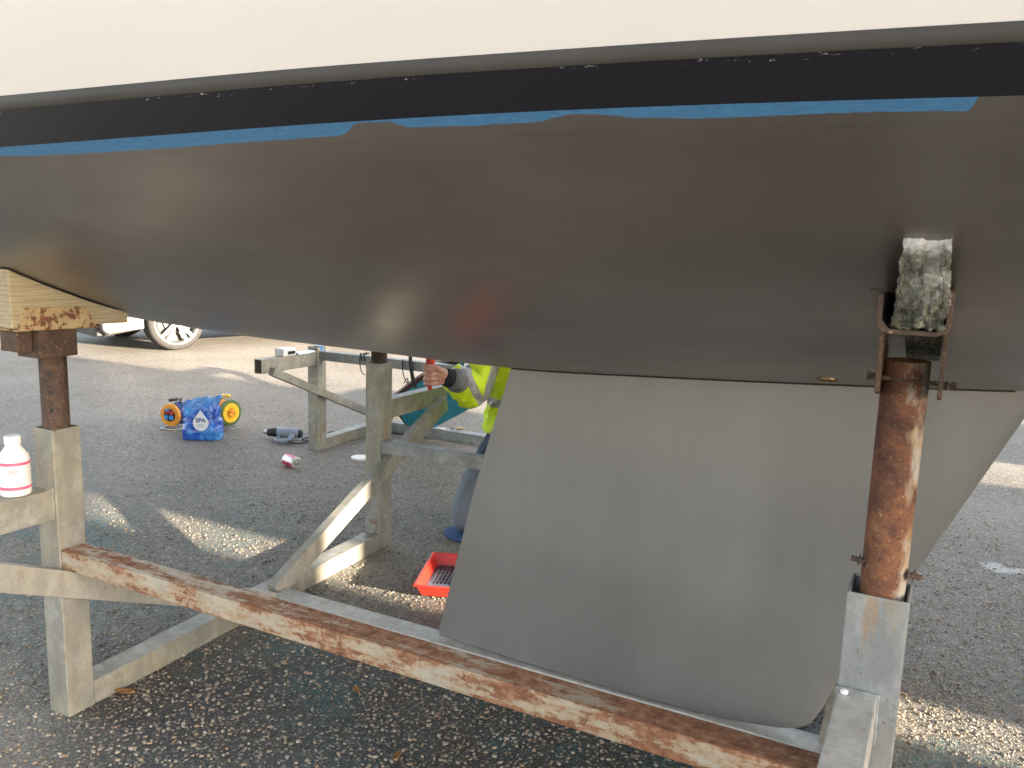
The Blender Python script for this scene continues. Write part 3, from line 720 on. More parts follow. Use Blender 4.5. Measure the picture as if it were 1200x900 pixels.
# --- cable reels
M_orange = simple('orange_plastic', (.75, .30, .03), .4, 0, .1); M_navy = simple('dark_blue_plastic', (.02, .05, .16), .4, 0, .2)
M_blue = simple('bright_blue_plastic', (.04, .25, .60), .35, 0, .1); M_yellow = simple('yellow_plastic', (.78, .50, .03), .4, 0, .1)
M_green = simple('olive_green_plastic', (.07, .13, .045), .45, 0, .2); M_red2 = simple('dull_red_plastic', (.35, .03, .04), .4, 0, .1)
def reel(name, loc, face_deg, R0, rimm, drumm, handm, sock, label, group='cable reels by the blue bag'):
    root = empty(name, loc, R(face_deg), label, 'cable reel', group)      # local +X faces out of the socket side
    zc = R0+.022; Q = Matrix.Translation((0, 0, zc)) @ Matrix.Rotation(R(90), 4, 'Y')
    bm = bmesh.new(); lathe(bm, [(R0*.52, .050), (R0*.60, .058), (R0*.95, .056), (R0, .048), (R0, .040), (R0*.5, .040)], 40, Q, True, False)
    bobj('front_flange', bm, rimm, root, smooth=False, bevel=.001)
    bm = bmesh.new(); lathe(bm, [(R0*.5, -.055), (R0*.99, -.050), (R0*.99, -.042), (R0*.5, -.040)], 40, Q, True, True); bobj('rear_flange', bm, drumm, root)
    bm = bmesh.new()
    for k in range(9):
        x = -.034+.0085*k
        for j in range(1): 
            pts = [Q @ Vector((R0*.86*math.cos(a), R0*.86*math.sin(a), x)) for a in [2*math.pi*i/30 for i in range(31)]]
            tube(bm, pts, .0048, 6, False)
    bobj('wound_cable', bm, drumm if rimm is M_orange else M_orange, root, smooth=True)
    bm = bmesh.new(); lathe(bm, [(R0*(.50 if sock == 'blue' else .74), .0505), (R0*(.50 if sock == 'blue' else .72), .0620)], 32, Q, True, True); face = bobj('socket_plate', bm, M_blackp if sock == 'blue' else M_yellow, root)
    if sock == 'blue':
        for dy, dz, mm in ((-.020, -.014, M_blue), (.020, -.014, M_blue), (-.012, .024, M_red2), (.022, .018, M_red2)):
            bm = bmesh.new(); lathe(bm, [(.016, 0), (.0165, .010), (.014, .013)], 20, Matrix.Translation((.056, dy, zc+dz)) @ Matrix.Rotation(R(90), 4, 'Y'))
            o = bobj('socket', bm, mm, root, smooth=False); 
        bm = bmesh.new(); box(bm, (.062, -.014, zc+.036), (.016, .034, .012)); bobj('socket_flap', bm, M_blue, root, bevel=.002)
    else:
        bm = bmesh.new()
        for k in range(14):
            a0 = 2*math.pi*k/14; pts = [(.060, R0*.40*math.cos(a0+.0), zc+R0*.40*math.sin(a0)), (.064, R0*.22*math.cos(a0+.5), zc+R0*.22*math.sin(a0+.5)), (.061, R0*.08*math.cos(a0+1), zc+R0*.08*math.sin(a0+1))]
            tube(bm, pts, .0045, 6)
        bobj('coiled_lead', bm, M_orange, root, smooth=True)
    bm = bmesh.new(); tube(bm, [(.0, -.045, zc+.02), (-.075, -.045, zc), (-.075, -.03, zc+R0*.8), (-.07, -.0, zc+R0+.018)], .005, 8); tube(bm, [(-.07, 0, zc+R0+.016), (.05, 0, zc+R0+.020)], .005, 8)
    bobj('support_tube', bm, handm, root, smooth=True)
    bm = bmesh.new(); tube(bm, [(-.030, 0, zc+R0+.019), (-.028, 0, zc+R0+.0195), (.050, 0, zc+R0+.024), (.052, 0, zc+R0+.024)], [.007, .011, .011, .007], 12); bobj('handle', bm, handm, root, smooth=True)
    bm = bmesh.new(); tube(bm, [(.07, -R0*.9, .006), (.07, R0*.75, .006), (-.07, R0*.75, .006), (-.07, -R0*.9, .006), (.07, -R0*.9, .006)], .005, 8)
    for sgn in (1,): tube(bm, [(-.07, -R0*.6, .006), (-.068, -.03, zc)], .005, 8); tube(bm, [(-.07, R0*.6, .006), (-.068, .03, zc)], .005, 8)
    bobj('foot_frame', bm, M_steel, root, smooth=True)
    return root
reel('cable_reel', (-2.53, 2.55, 0), -80, .078, M_orange, M_navy, M_blackp, 'blue', 'orange and dark blue cable reel with blue sockets, left of the blue bag')
reel('cable_reel', (-2.265, 2.74, 0), -5, .092, M_green, M_green, M_yellow, 'yellow', 'green and yellow cable reel with yellow handle, right of the blue bag')
# --- crumpled blue bag
def mat_bag():
    s = NT('glossy_blue_film'); f = s.noise(1, 5, .65, vec=s.vec((13, 13, 9)))
    c = s.ramp(f, [(.3, (.015, .05, .34)), (.5, (.02, .10, .52)), (.64, (.05, .28, .72)), (.73, (.35, .55, .8))])
    x, y, z = s.sep(); g = s.math('ADD', z, s.math('MULTIPLY', f, .12))
    c = s.mix(s.ramp(s.math('MULTIPLY', s.math('SUBTRACT', g, .19), 9), [(0, 0), (1, .55)]), c, (.15, .42, .78))
    s.set(c, .22, 0, coat=.4); s.bump(s.noise(30, 5, .6), .35, .01); return s.m
bag = empty('blue_plastic_bag', (-2.155, 2.44, 0), R(30), 'crumpled blue plastic pack with white water drop print between two cable reels', 'plastic bag'); bag.scale = (1.12, 1.1, 1.15)
bm = bmesh.new(); NU, NV = 56, 34; G = []
for j in range(NV+1):
    q = j/NV; row = []
    wdt = lerp([(0, .112), (.15, .114), (.5, .100), (.72, .098), (.9, .100), (1, .092)], q); dp = lerp([(0, .055), (.2, .062), (.6, .045), (.82, .02), (1, .010)], q)
    for i in range(NU):
        a = 2*math.pi*i/NU; ca, sa = math.cos(a), math.sin(a)
        x = wdt*math.copysign(abs(ca)**.6, ca); y = dp*math.copysign(abs(sa)**.7, sa)
        top = .235+.030*noise.noise(Vector((x*22, 2, 5)))+.012*noise.noise(Vector((x*70, 2, 9)))+.02*x/.1
        z = top*q; p = Vector((x, y, z)); n = noise.noise(p*26)*.014*(.4+q)+noise.noise(p*60)*.006
        row.append(bm.verts.new((x+n*ca, y+n*math.copysign(1, sa)*.9, max(.002, z+n*.4))))
    G.append(row)
for a, b in zip(G, G[1:]):
    for i in range(NU): bm.faces.new((a[i], a[(i+1) % NU], b[(i+1) % NU], b[i]))
bm.faces.new(G[0][::-1]); bb = bobj('bag_film', bm, mat_bag(), bag, smooth=True)
M_print = simple('white_print', (.74, .80, .86), .35, 0, .05)
bm = bmesh.new()
drop = [(0, .062)]+[(.043*math.sin(t)*(1 if True else 0), -.012-.043*math.cos(t)) for t in [math.pi*(.70-.70*k/12) for k in range(13)]]+[(-.043*math.sin(t), -.012-.043*math.cos(t)) for t in [math.pi*.70*(k+1)/12 for k in range(12)]]
prism(bm, drop, (.012, -.0705, .115), (1, 0, 0), (0, -.02, 1), (0, 1, 0), .003); fixn(bm); dpz = bobj('drop_print', bm, M_print, bb)
M_navyprint = simple('navy_print', (.03, .06, .25), .4)
text_mesh('SPA', .034, 'lettering', M_navyprint, Matrix.Translation((.012, -.0712, .118)) @ Matrix.Rotation(R(90), 4, 'X'), dpz, .0006, .0008)
bm = bmesh.new(); box(bm, (.012, -.0712, .094), (.034, .001, .002)); box(bm, (.012, -.0712, .086), (.040, .001, .0015)); bobj('small_print', bm, M_navyprint, dpz)
# --- heat gun lying on its side
M_gun = simple('grey_blue_plastic', (.22, .26, .33), .4, 0, .1)
gun = empty('heat_gun', (-1.70, 2.72, 0), R(22), 'grey-blue heat gun with black nozzle lying on the gravel beside a cradle post', 'heat gun')
bm = bmesh.new(); Qx = Matrix.Translation((0, 0, .046)) @ Matrix.Rotation(R(90), 4, 'Y')
lathe(bm, [(.030, -.060), (.034, -.055), (.035, .02), (.033, .060), (.028, .088), (.020, .094)], 24, Qx); bobj('housing', bm, M_gun, gun, smooth=True)
bm = bmesh.new(); lathe(bm, [(.024, -.125), (.027, -.120), (.030, -.061)], 24, Qx); bobj('barrel_shroud', bm, M_blackp, gun, smooth=True)
bm = bmesh.new(); lathe(bm, [(.014, -.150), (.015, -.149), (.015, -.124), (.012, -.124), (.012, -.149)], 20, Qx, False, True); bobj('nozzle', bm, M_steel, gun, smooth=True)
bm = bmesh.new(); tube(bm, [(-.035, -.025, .035), (-.040, -.095, .026), (-.030, -.125, .022), (.02, -.130, .021), (.055, -.120, .022)], [.012, .010, .010, .012, .013], 10); tube(bm, [(.055, -.125, .020), (.050, -.07, .028), (.045, -.02, .035)], [.013, .018, .019], 12)
bobj('grip', bm, M_gun, gun, smooth=True)
bm = bmesh.new(); lathe(bm, [(.030, .086), (.024, .100), (.01, .102)], 20, Qx); bobj('rear_vent', bm, M_blackp, gun, smooth=True)
bm = bmesh.new()
def coil(pts, n=10):
    out = []
    P_ = [Vector(p) for p in pts]
    for i in range(len(P_)-1):
        a = P_[max(i-1, 0)]; b = P_[i]; c = P_[i+1]; d = P_[min(i+2, len(P_)-1)]
        for k in range(n):
            t = k/n; out.append(.5*((2*b)+(c-a)*t+(2*a-5*b+4*c-d)*t*t+(3*b-a-3*c+d)*t**3))
    return out+[P_[-1]]
tube(bm, coil([(.05, -.128, .02), (.10, -.11, .006), (.17, -.03, .006), (.20, .05, .006), (.12, .07, .006), (.10, 0, .008), (.18, -.06, .014), (.26, -.02, .006), (.28, .10, .006), (.20, .22, .006), (.30, .33, .006), (.50, .36, .006), (.75, .30, .006), (.95, .42, .006)]), .0038, 8)
bobj('power_cord', bm, M_blackrub, gun, smooth=True)
# --- drinks can
def mat_can():
    s = NT('printed_can'); x, y, z = s.sep()
    ang = s.math('ARCTAN2', y, x)
    f = s.math('ADD', s.math('MULTIPLY', s.math('SINE', s.math('ADD', ang, .6)), .5), .5)
    f = s.math('ADD', f, s.math('MULTIPLY', s.noise(60, 2), .2))
    c = s.ramp(f, [(.0, (.75, .73, .72)), (.16, (.75, .73, .72)), (.18, (.60, .04, .08)), (.50, (.65, .05, .10)), (.52, (.75, .6, .6)), (.62, (.75, .5, .52)), (.64, (.65, .05, .10)), (.80, (.6, .05, .1)), (.82, (.75, .73, .72))])
    zz = s.math('LESS_THAN', s.math('ABSOLUTE', z), .047)
    s.set(s.mix(zz, (.6, .6, .6), c), .3, .35); return s.m
can = empty('drinks_can', (-1.225, 2.235, .033), 0, 'red and white drinks can lying on its side on the gravel', 'can')
can.rotation_euler = (R(0), R(90), R(-16))
bm = bmesh.new(); lathe(bm, [(.024, -.0575), (.026, -.056), (.0325, -.049), (.0330, -.046), (.0330, .046), (.0325, .049), (.027, .056), (.0265, .0575), (.025, .0575), (.0245, .054)], 36)
bobj('can_body', bm, mat_can(), can, smooth=True)
bm = bmesh.new(); lathe(bm, [(.0246, .0545), (.0246, .0552)], 28); lidc = bobj('can_lid', bm, M_steel, can)
bm = bmesh.new(); box(bm, (.004, 0, .0562), (.022, .013, .001)); bobj('ring_pull', bm, M_steel, lidc)
# --- white lid
bm = bmesh.new(); lathe(bm, [(.050, 0), (.054, .002), (.054, .012), (.050, .014), (.046, .011)], 36, Matrix.Translation((-1.015, 2.60, 0)))
tag(bobj('round_lid', bm, M_whitep, smooth=False, bevel=.001), 'round white plastic lid flat on the gravel beside the tall cradle post', 'lid')
# --- paint tray
tr = empty('paint_tray', (.455, 1.275, 0), R(21), 'red plastic paint tray holding dark paint on the gravel beside the keel', 'paint tray')
def traywall(bm, w0, l0, w1, l1, z0, z1, t):
    def ring(w, l, z): return [bm.verts.new((sx*w/2, sy*l/2, z)) for sx, sy in ((-1, -1), (1, -1), (1, 1), (-1, 1))]
    a = ring(w0, l0, z0); b = ring(w1, l1, z1); b2 = ring(w1+.022, l1+.022, z1); b3 = ring(w1+.022, l1+.022, z1-.008); b4 = ring(w1+2*t, l1+2*t, z1-.008); c = ring(w0+2*t, l0+2*t, z0-t)
    for p, q in ((a, b), (b, b2), (b2, b3), (b3, b4), (b4, c)):
        for k in range(4): bm.faces.new((p[k], p[(k+1) % 4], q[(k+1) % 4], q[k]))
    bm.faces.new(a); bm.faces.new(c[::-1])
bm = bmesh.new(); traywall(bm, .19, .28, .225, .325, .012, .062, .002); fixn(bm); bobj('tray_shell', bm, M_redp, tr, bevel=.004)
def mat_wetpaint():
    s = NT('dark_wet_paint'); f = s.noise(20, 5)
    s.set(s.ramp(f, [(.3, (.05, .045, .055)), (.7, (.11, .09, .10))]), .18, coat=.5); s.bump(f, .2, .003); return s.m
bm = bmesh.new(); vs = [bm.verts.new(p) for p in ((-.098, -.145, .0225), (.098, -.145, .0225), (.098, .145, .0165), (-.098, .145, .0165))]; bm.faces.new(vs)
for i in range(11):
    for j in range(13): 
        x = -.075+.015*i; y = -.035+.0135*j
        box(bm, (x, y, .0225), (.009, .0035, .006))
bobj('paint_bed', bm, mat_wetpaint(), tr)
# --- autumn leaves
M_leaf = simple('brown_leaf', (.32, .16, .06), .7, 0, .4, 40)
for i, (x, y, rz, sz, lab) in enumerate(((.062, .118, .4, .030, 'curled orange leaf on the gravel beside the foot of the left post'), (.905, .26, 1.7, .020, 'small tan leaf on dark gravel in front of the rusty rail'), (.62, .46, 2.6, .022, 'thin brown leaf on the gravel under the rusty rail'))):
    bm = bmesh.new(); G = []
    for a in range(9):
        u_ = a/8-.5; wd = .42*math.cos(u_*math.pi)**.7*(1+.25*math.sin(a*2.4)); row = []
        for b in range(5):
            v_ = (b/4-.5)*2; row.append(bm.verts.new((u_*sz*2, v_*wd*sz, .004+sz*.22*v_*v_+sz*.25*u_*u_+.002*noise.noise(Vector((a, b, i))))))
        G.append(row)
    for p, q in zip(G, G[1:]):
        for k in range(4): bm.faces.new((p[k], q[k], q[k+1], p[k+1]))
    o = bobj('fallen_leaf', bm, M_leaf, smooth=True); o.location = (x, y, 0); o.rotation_euler = (0, 0, rz)
    sol = o.modifiers.new('thick', 'SOLIDIFY'); sol.thickness = .0008
    tag(o, lab, 'leaf', 'fallen leaves')
# --- white snail-like chip on right outrigger
bm = bmesh.new(); bmesh.ops.create_uvsphere(bm, u_segments=16, v_segments=10, radius=.0065)
for v in bm.verts: v.co.z *= .6; v.co += Vector((1, 1, 0))*.0012*noise.noise(v.co*300)
o = bobj('snail_shell', bm, M_whitep, smooth=True); o.location = (1.953, -.063, .642); tag(o, 'tiny white snail shell on the near right cradle arm', 'shell')
# --- box and plastic sheet on the stub arm
st = empty('small_carton', (-1.377, V2-.275, .62), R(-2), 'small white carton lying on the stub arm of the rear cradle', 'carton')
bm = bmesh.new(); box(bm, (0, 0, .022), (.07, .105, .042)); bobj('carton_body', bm, simple('white_card', (.72, .73, .76), .6, 0, .04), st, bevel=.002)
bm = bmesh.new(); box(bm, (.0361, .012, .018), (.001, .06, .018)); bobj('printed_panel', bm, M_blackp, st)
bm = bmesh.new(); G = []
for i in range(13):
    row = []
    for j in range(7):
        x = (i/12-.5)*.15; y = (j/6-.5)*.085; row.append(bm.verts.new((y*1.0, x, .012+.008*noise.noise(Vector((x*30, y*30, 1)))-max(0, abs(y)-.028)*.6+.10*max(0, x-.03))))
    G.append(row)
for p, q in zip(G, G[1:]):
    for k in range(6): bm.faces.new((p[k], q[k], q[k+1], p[k+1]))
fixn(bm); o = bobj('plastic_sheet', bm, simple('milky_plastic', (.62, .66, .72), .3, 0, .05), smooth=True); o.location = (-1.377, V2-.135, .616)
sol = o.modifiers.new('thick', 'SOLIDIFY'); sol.thickness = .001
tag(o, 'crumpled milky plastic sheet draped on the stub arm of the rear cradle', 'plastic sheet')
bm = bmesh.new(); box(bm, (-1.343, V2-.001, .625), (.012, .022, .046)); box(bm, (-1.36, V2-.001, .650), (.05, .022, .006))
tag(bobj('blue_clip', bm, M_blue, bevel=.002), 'bright blue clip over the top of the rear cradle post', 'clip')
# --- black strap and cables hanging from the rear rail
sp = empty('black_strap', (-.65, V2, .62), 0, 'black strap hanging down over the rear cradle rail beside the painter', 'strap')
bm = bmesh.new(); tube(bm, coil([(-.018, -.028, .035), (-.012, -.034, -.01), (-.002, -.036, -.06), (.012, -.035, -.125)], 6), [.011]*18+[.013], 8); bobj('strap_tail', bm, M_blackrub, sp, smooth=True)
bm = bmesh.new(); box(bm, (.012, -.035, -.135), (.032, .018, .022)); bobj('buckle', bm, M_blackp, sp, bevel=.003)
bm = bmesh.new(); tube(bm, coil([(-.07, -.030, .01), (-.068, -.032, -.05), (-.05, -.036, -.10), (-.03, -.03, -.13), (-.045, -.02, -.10), (-.06, -.03, -.13)], 8), .003, 6); bobj('thin_cord', bm, M_blackrub, sp, smooth=True); bm = bmesh.new()
tube(bm, coil([(-.37, -.030, .02), (-.375, -.034, -.03), (-.36, -.034, -.09), (-.34, -.03, -.11)], 8), .003, 6); bobj('thin_cord', bm, M_blackrub, sp, smooth=True)
for i, dx in enumerate((0, .022)):
    bm = bmesh.new(); tube(bm, [(-1.015+dx, V2-.030, .595), (-1.020+dx, V2-.028, .632), (-1.022+dx, V2+.03, .635)], .004, 8)
    tag(bobj('wire_hook', bm, M_blackrub, smooth=True), 'one of two small black hooks over the rear cradle rail', 'hook', 'black hooks on the rear rail')
# --- teal board leaning from rear keel beam to rear rail
M_teal = None
def mat_teal():
    s = NT('turquoise_boat_paint'); f = s.noise(9, 6)
    c = s.ramp(f, [(.3, (.02, .24, .34)), (.6, (.03, .34, .48)), (.8, (.05, .42, .58))])
    c = s.mix(s.ramp(s.voro(16), [(.10, .8), (.14, 0)]), c, (.015, .09, .12))
    s.set(c, .5); s.bump(f, .15, .003); return s.m
tb = empty('turquoise_board', (-.9, 3.28, .075), 0, 'turquoise painted board with brown rim leaning inside the rear cradle', 'board')
A_ = Vector((-.0, 3.33, .072)); Bv = (Vector((0, 2.705, .64))-A_).normalized(); U_ = Vector((1, 0, 0)); N_ = U_.cross(Bv).normalized()
def bp(s, z): return (s, (z-.072)/Bv.z)           # (along X, up the slope)
rim = [bp(-1.17, .085), bp(-1.165, .20), bp(-1.113, .315), bp(-.80, .49), bp(-.52, .634), bp(-.30, .70), bp(.05, .74), bp(.18, .70), bp(.05, .655), bp(-.076, .584), bp(-.295, .441), bp(-.60, .27), bp(-.909, .109), bp(-1.02, .078)]
Tm = Matrix.Translation(-Vector((-.9, 3.28, .075)))
bm = bmesh.new(); prism(bm, rim, Tm @ A_, U_, Bv, N_, .030); fixn(bm); bobj('board_rim', bm, simple('brown_wood_rim', (.09, .045, .03), .7, 0, .3), tb, bevel=.004)
cx = sum(p[0] for p in rim)/len(rim); cy = sum(p[1] for p in rim)/len(rim)
ins = []
for i, (x, y) in enumerate(rim):
    a = Vector(rim[i-1]); b = Vector(rim[(i+1) % len(rim)]); d = (b-a).normalized(); nrm_ = Vector((-d.y, d.x))
    if nrm_.dot(Vector((cx-x, cy-y))) < 0: nrm_ = -nrm_
    ins.append((x+nrm_.x*.030, y+nrm_.y*.030) if i < 8 else (x+nrm_.x*.006, y+nrm_.y*.006))
bm = bmesh.new(); prism(bm, ins, (Tm @ A_)-N_*.006, U_, Bv, N_, .042); fixn(bm); bobj('painted_panel', bm, mat_teal(), tb, bevel=.002)
# --- bits lying on the rear keel beam
bm = bmesh.new(); tube(bm, [(0, 0, 0), (.05, .01, .002), (.10, .018, .005)], [.009, .011, .006], 10); o = bobj('wooden_offcut', bm, M_timber, smooth=True); o.location = (-.83, 3.34, .077); o.rotation_euler = (0, 0, .2); tag(o, 'short yellow stick on the rear cradle beam below the turquoise board', 'stick')
bm = bmesh.new(); vs = [bm.verts.new(p) for p in ((0, 0, .001), (.07, -.01, .001), (.055, .035, .004), (.02, .03, .003))]; bm.faces.new(vs); bmesh.ops.solidify(bm, geom=bm.faces[:], thickness=.001)
o = bobj('paper_scrap', bm, M_whitep); o.location = (-.93, 3.315, .069); tag(o, 'white paper scrap on the rear cradle beam', 'paper')
bm = bmesh.new(); bmesh.ops.create_icosphere(bm, subdivisions=3, radius=1)
for v in bm.verts: v.co = Vector((v.co.x*.055, v.co.y*.035, v.co.z*.028))*(1+.25*noise.noise(v.co*2.1)); 
o = bobj('beige_stone', bm, simple('beige_stone', (.36, .32, .24), .8, 0, .2), smooth=True); o.location = (-1.13, 3.34, .092); tag(o, 'smooth beige stone on the rear cradle beam left of the board', 'stone')

# ================================================================== PERSON
def cone_chain(bm, pts, rad, seg=16):
    for (p, r) in zip(pts, rad):
        if isinstance(r, tuple): sc3 = Vector(r)
        else: sc3 = Vector((r, r, r))
        m = Matrix.Translation(Vector(p)) @ Matrix.Diagonal((*sc3, 1))
        bmesh.ops.create_uvsphere(bm, u_segments=seg, v_segments=seg//2+2, radius=1, matrix=m)
    for (p, r), (q, t) in zip(zip(pts, rad), list(zip(pts, rad))[1:]):
        r_ = r if isinstance(r, tuple) else (r, r, r); t_ = t if isinstance(t, tuple) else (t, t, t)
        p = Vector(p); q = Vector(q); n = 14
        ra = [bm.verts.new(p+Vector((0, 0, 0))+v) for v in ringoff(q-p, r_, n)]; rb = [bm.verts.new(q+v) for v in ringoff(q-p, t_, n)]
        for k in range(n): bm.faces.new((ra[k], ra[(k+1) % n], rb[(k+1) % n], rb[k]))
        bm.faces.new(ra[::-1]); bm.faces.new(rb)
def ringoff(d, r, n):
    x, y, _ = basis(d); out = []
    for k in range(n):
        a = 2*math.pi*k/n; u_ = x*math.cos(a)+y*math.sin(a)
        # support of ellipsoid in direction u_
        e = Vector((r[0]*r[0]*u_.x, r[1]*r[1]*u_.y, r[2]*r[2]*u_.z)); L_ = math.sqrt((r[0]*u_.x)**2+(r[1]*u_.y)**2+(r[2]*u_.z)**2)
        out.append(e/L_)
    return out
def fused(name, bm, mat, parent, vox, smooth_it=6, wr=0, wrs=20, seed=0):
    fixn(bm); me = bpy.data.meshes.new(name+'_raw'); bm.to_mesh(me); bm.free()
    o = bpy.data.objects.new(name, me); COL.objects.link(o)
    r = o.modifiers.new('fuse', 'REMESH'); r.mode = 'VOXEL'; r.voxel_size = vox
    s = o.modifiers.new('smooth', 'SMOOTH'); s.factor = .5; s.iterations = smooth_it
    bpy.context.view_layer.update()
    me2 = bpy.data.meshes.new_from_object(o.evaluated_get(bpy.context.evaluated_depsgraph_get()))
    bpy.data.objects.remove(o)
    if wr:
        nn = [v.normal.copy() for v in me2.vertices]
        for v, n in zip(me2.vertices, nn):
            p = v.co+Vector((seed, 0, 0)); d = noise.noise(Vector((p.x*wrs, p.y*wrs, p.z*wrs*.6+noise.noise(p*8)*2)))
            ridge = 1-abs(noise.noise(Vector((p.x*wrs*.6+3, p.y*wrs*.6, p.z*wrs*.45))))*2.6
            v.co += n*wr*(d*.9+max(0, ridge)*.8-.3)
    me2.name = name
    return mesh_obj(name, me2, mat, parent, smooth=True)
man = empty('person', (.32, 1.95, 0), 0, 'kneeling person in yellow hi-vis jacket and blue jeans gripping a red tool', 'person')
mt = Matrix.Translation(-Vector((.32, 1.95, 0)))
skin = NT('skin'); skin.set(skin.ramp(skin.noise(30, 4), [(.3, (.50, .26, .19)), (.7, (.62, .35, .26))]), .5); skin.b.inputs['Subsurface Weight'].default_value = .08; skin = skin.m
SH = Vector((.165, 2.09, .79)); EL = Vector((.165, 1.87, .665)); WR = Vector((.168, 1.685, .728)); HD = Vector((.112, 1.625, .738))
SHl = Vector((.50, 2.08, .80)); ELl = Vector((.56, 1.93, .58)); WRl = Vector((.50, 1.72, .55))
bm = bmesh.new()
# trunk, neck, head
cone_chain(bm, [(.33, 2.17, .40), (.33, 2.15, .60), (.33, 2.12, .78), (.33, 2.10, .86)], [(.14, .10, .09), (.135, .095, .10), (.165, .10, .09), (.07, .06, .05)])
cone_chain(bm, [(.33, 2.10, .86), (.33, 2.075, .95)], [.055, .052])
hc = Vector((.33, 2.045, 1.045))
cone_chain(bm, [hc+Vector((0, .018, .02)), hc+Vector((0, -.012, -.045))], [(.074, .092, .095), (.055, .062, .062)])
cone_chain(bm, [hc+Vector((0, -.078, .005)), hc+Vector((0, -.097, -.022))], [.009, .014], 10)          # nose
cone_chain(bm, [hc+Vector((-.028, -.068, .018)), hc+Vector((.028, -.068, .018))], [.004, .004], 8)
for sx in (-1, 1): cone_chain(bm, [hc+Vector((sx*.077, .02, .012)), hc+Vector((sx*.079, .016, -.022))], [(.008, .018, .02), (.007, .012, .014)], 10)
cone_chain(bm, [hc+Vector((-.020, -.074, -.052)), hc+Vector((.020, -.074, -.052))], [.008, .008], 8)      # lips
# arms
cone_chain(bm, [SH, EL, WR], [.052, .043, .029]); cone_chain(bm, [SHl, ELl, WRl], [.052, .043, .029])
# legs: kneeling, thighs forward, shins back under the body
for hx, kx in ((.24, .205), (.42, .46)):
    cone_chain(bm, [(hx, 2.16, .38), (kx, 1.80, .085)], [.085, .062]); cone_chain(bm, [(kx, 1.80, .075), (kx+.02, 2.18, .06)], [.058, .042])
    cone_chain(bm, [(kx+.02, 2.18, .06), (kx+.02, 2.22, .045), (kx+.02, 2.26, .03)], [.038, .035, .025])
# right hand: palm, four curled fingers round an upright handle, thumb over the front
ax = Vector((.117, 1.605, .742))                       # centre of the gripped handle
cone_chain(bm, [WR, (.155, 1.650, .738), (.145, 1.632, .738)], [.027, (.026, .020, .036), (.018, .018, .038)], 14)
fing = []
for i in range(4):
    zf = .770-.0205*i; rl = (.0096, .0100, .0096, .0085)[i]; rr_ = .0225+(.001 if i in (1, 2) else 0)
    base = Vector((.146, 1.628, zf)); pts = []
    for a in (15, -45, -95, -150, -200, -245)[: (6 if i < 3 else 5)]:
        pts.append(ax.xy.to_3d()+Vector((rr_*math.cos(R(a)), rr_*math.sin(R(a)), zf-.002*(a < -100))))
    cone_chain(bm, [base]+pts, [rl*1.15]+[rl*(1-.05*k) for k in range(len(pts))], 10)
cone_chain(bm, [(.158, 1.640, .758), (.142, 1.610, .778), (.124, 1.586, .785), (.104, 1.583, .783)], [.014, .0125, .0110, .0095], 10)
# left hand resting on the keel side
cone_chain(bm, [WRl, (.49, 1.66, .545), (.485, 1.63, .54)], [.027, (.036, .024, .018), (.038, .018, .015)])
for i in range(4): cone_chain(bm, [(.455+.02*i, 1.63, .54), (.452+.022*i, 1.60, .535), (.450+.023*i, 1.575, .522)], [.009, .0085, .0075], 8)
cone_chain(bm, [(.455, 1.66, .545), (.43, 1.63, .54), (.42, 1.605, .532)], [.012, .010, .009], 8)
for v in bm.verts: v.co = mt @ v.co
body = fused('body', bm, skin, man, .0034, 3)
# face details
bm = bmesh.new()
M_eye = simple('eye_white', (.7, .7, .68), .2); bm.free()
for sx in (-1, 1):
    bm = bmesh.new(); bmesh.ops.create_uvsphere(bm, u_segments=12, v_segments=8, radius=.010, matrix=mt @ Matrix.Translation(hc+Vector((sx*.028, -.068, .012)))); bobj('eye', bm, M_eye, man, smooth=True)

bm = bmesh.new(); cone_chain(bm, [hc+Vector((0, .03, .045)), hc+Vector((0, .045, -.02))], [(.082, .09, .080), (.074, .075, .06)])
for v in bm.verts: v.co = mt @ v.co
fused('hair', bm, simple('brown_hair', (.06, .035, .02), .7, 0, .4, 80), man, .006, 2, .004, 60)
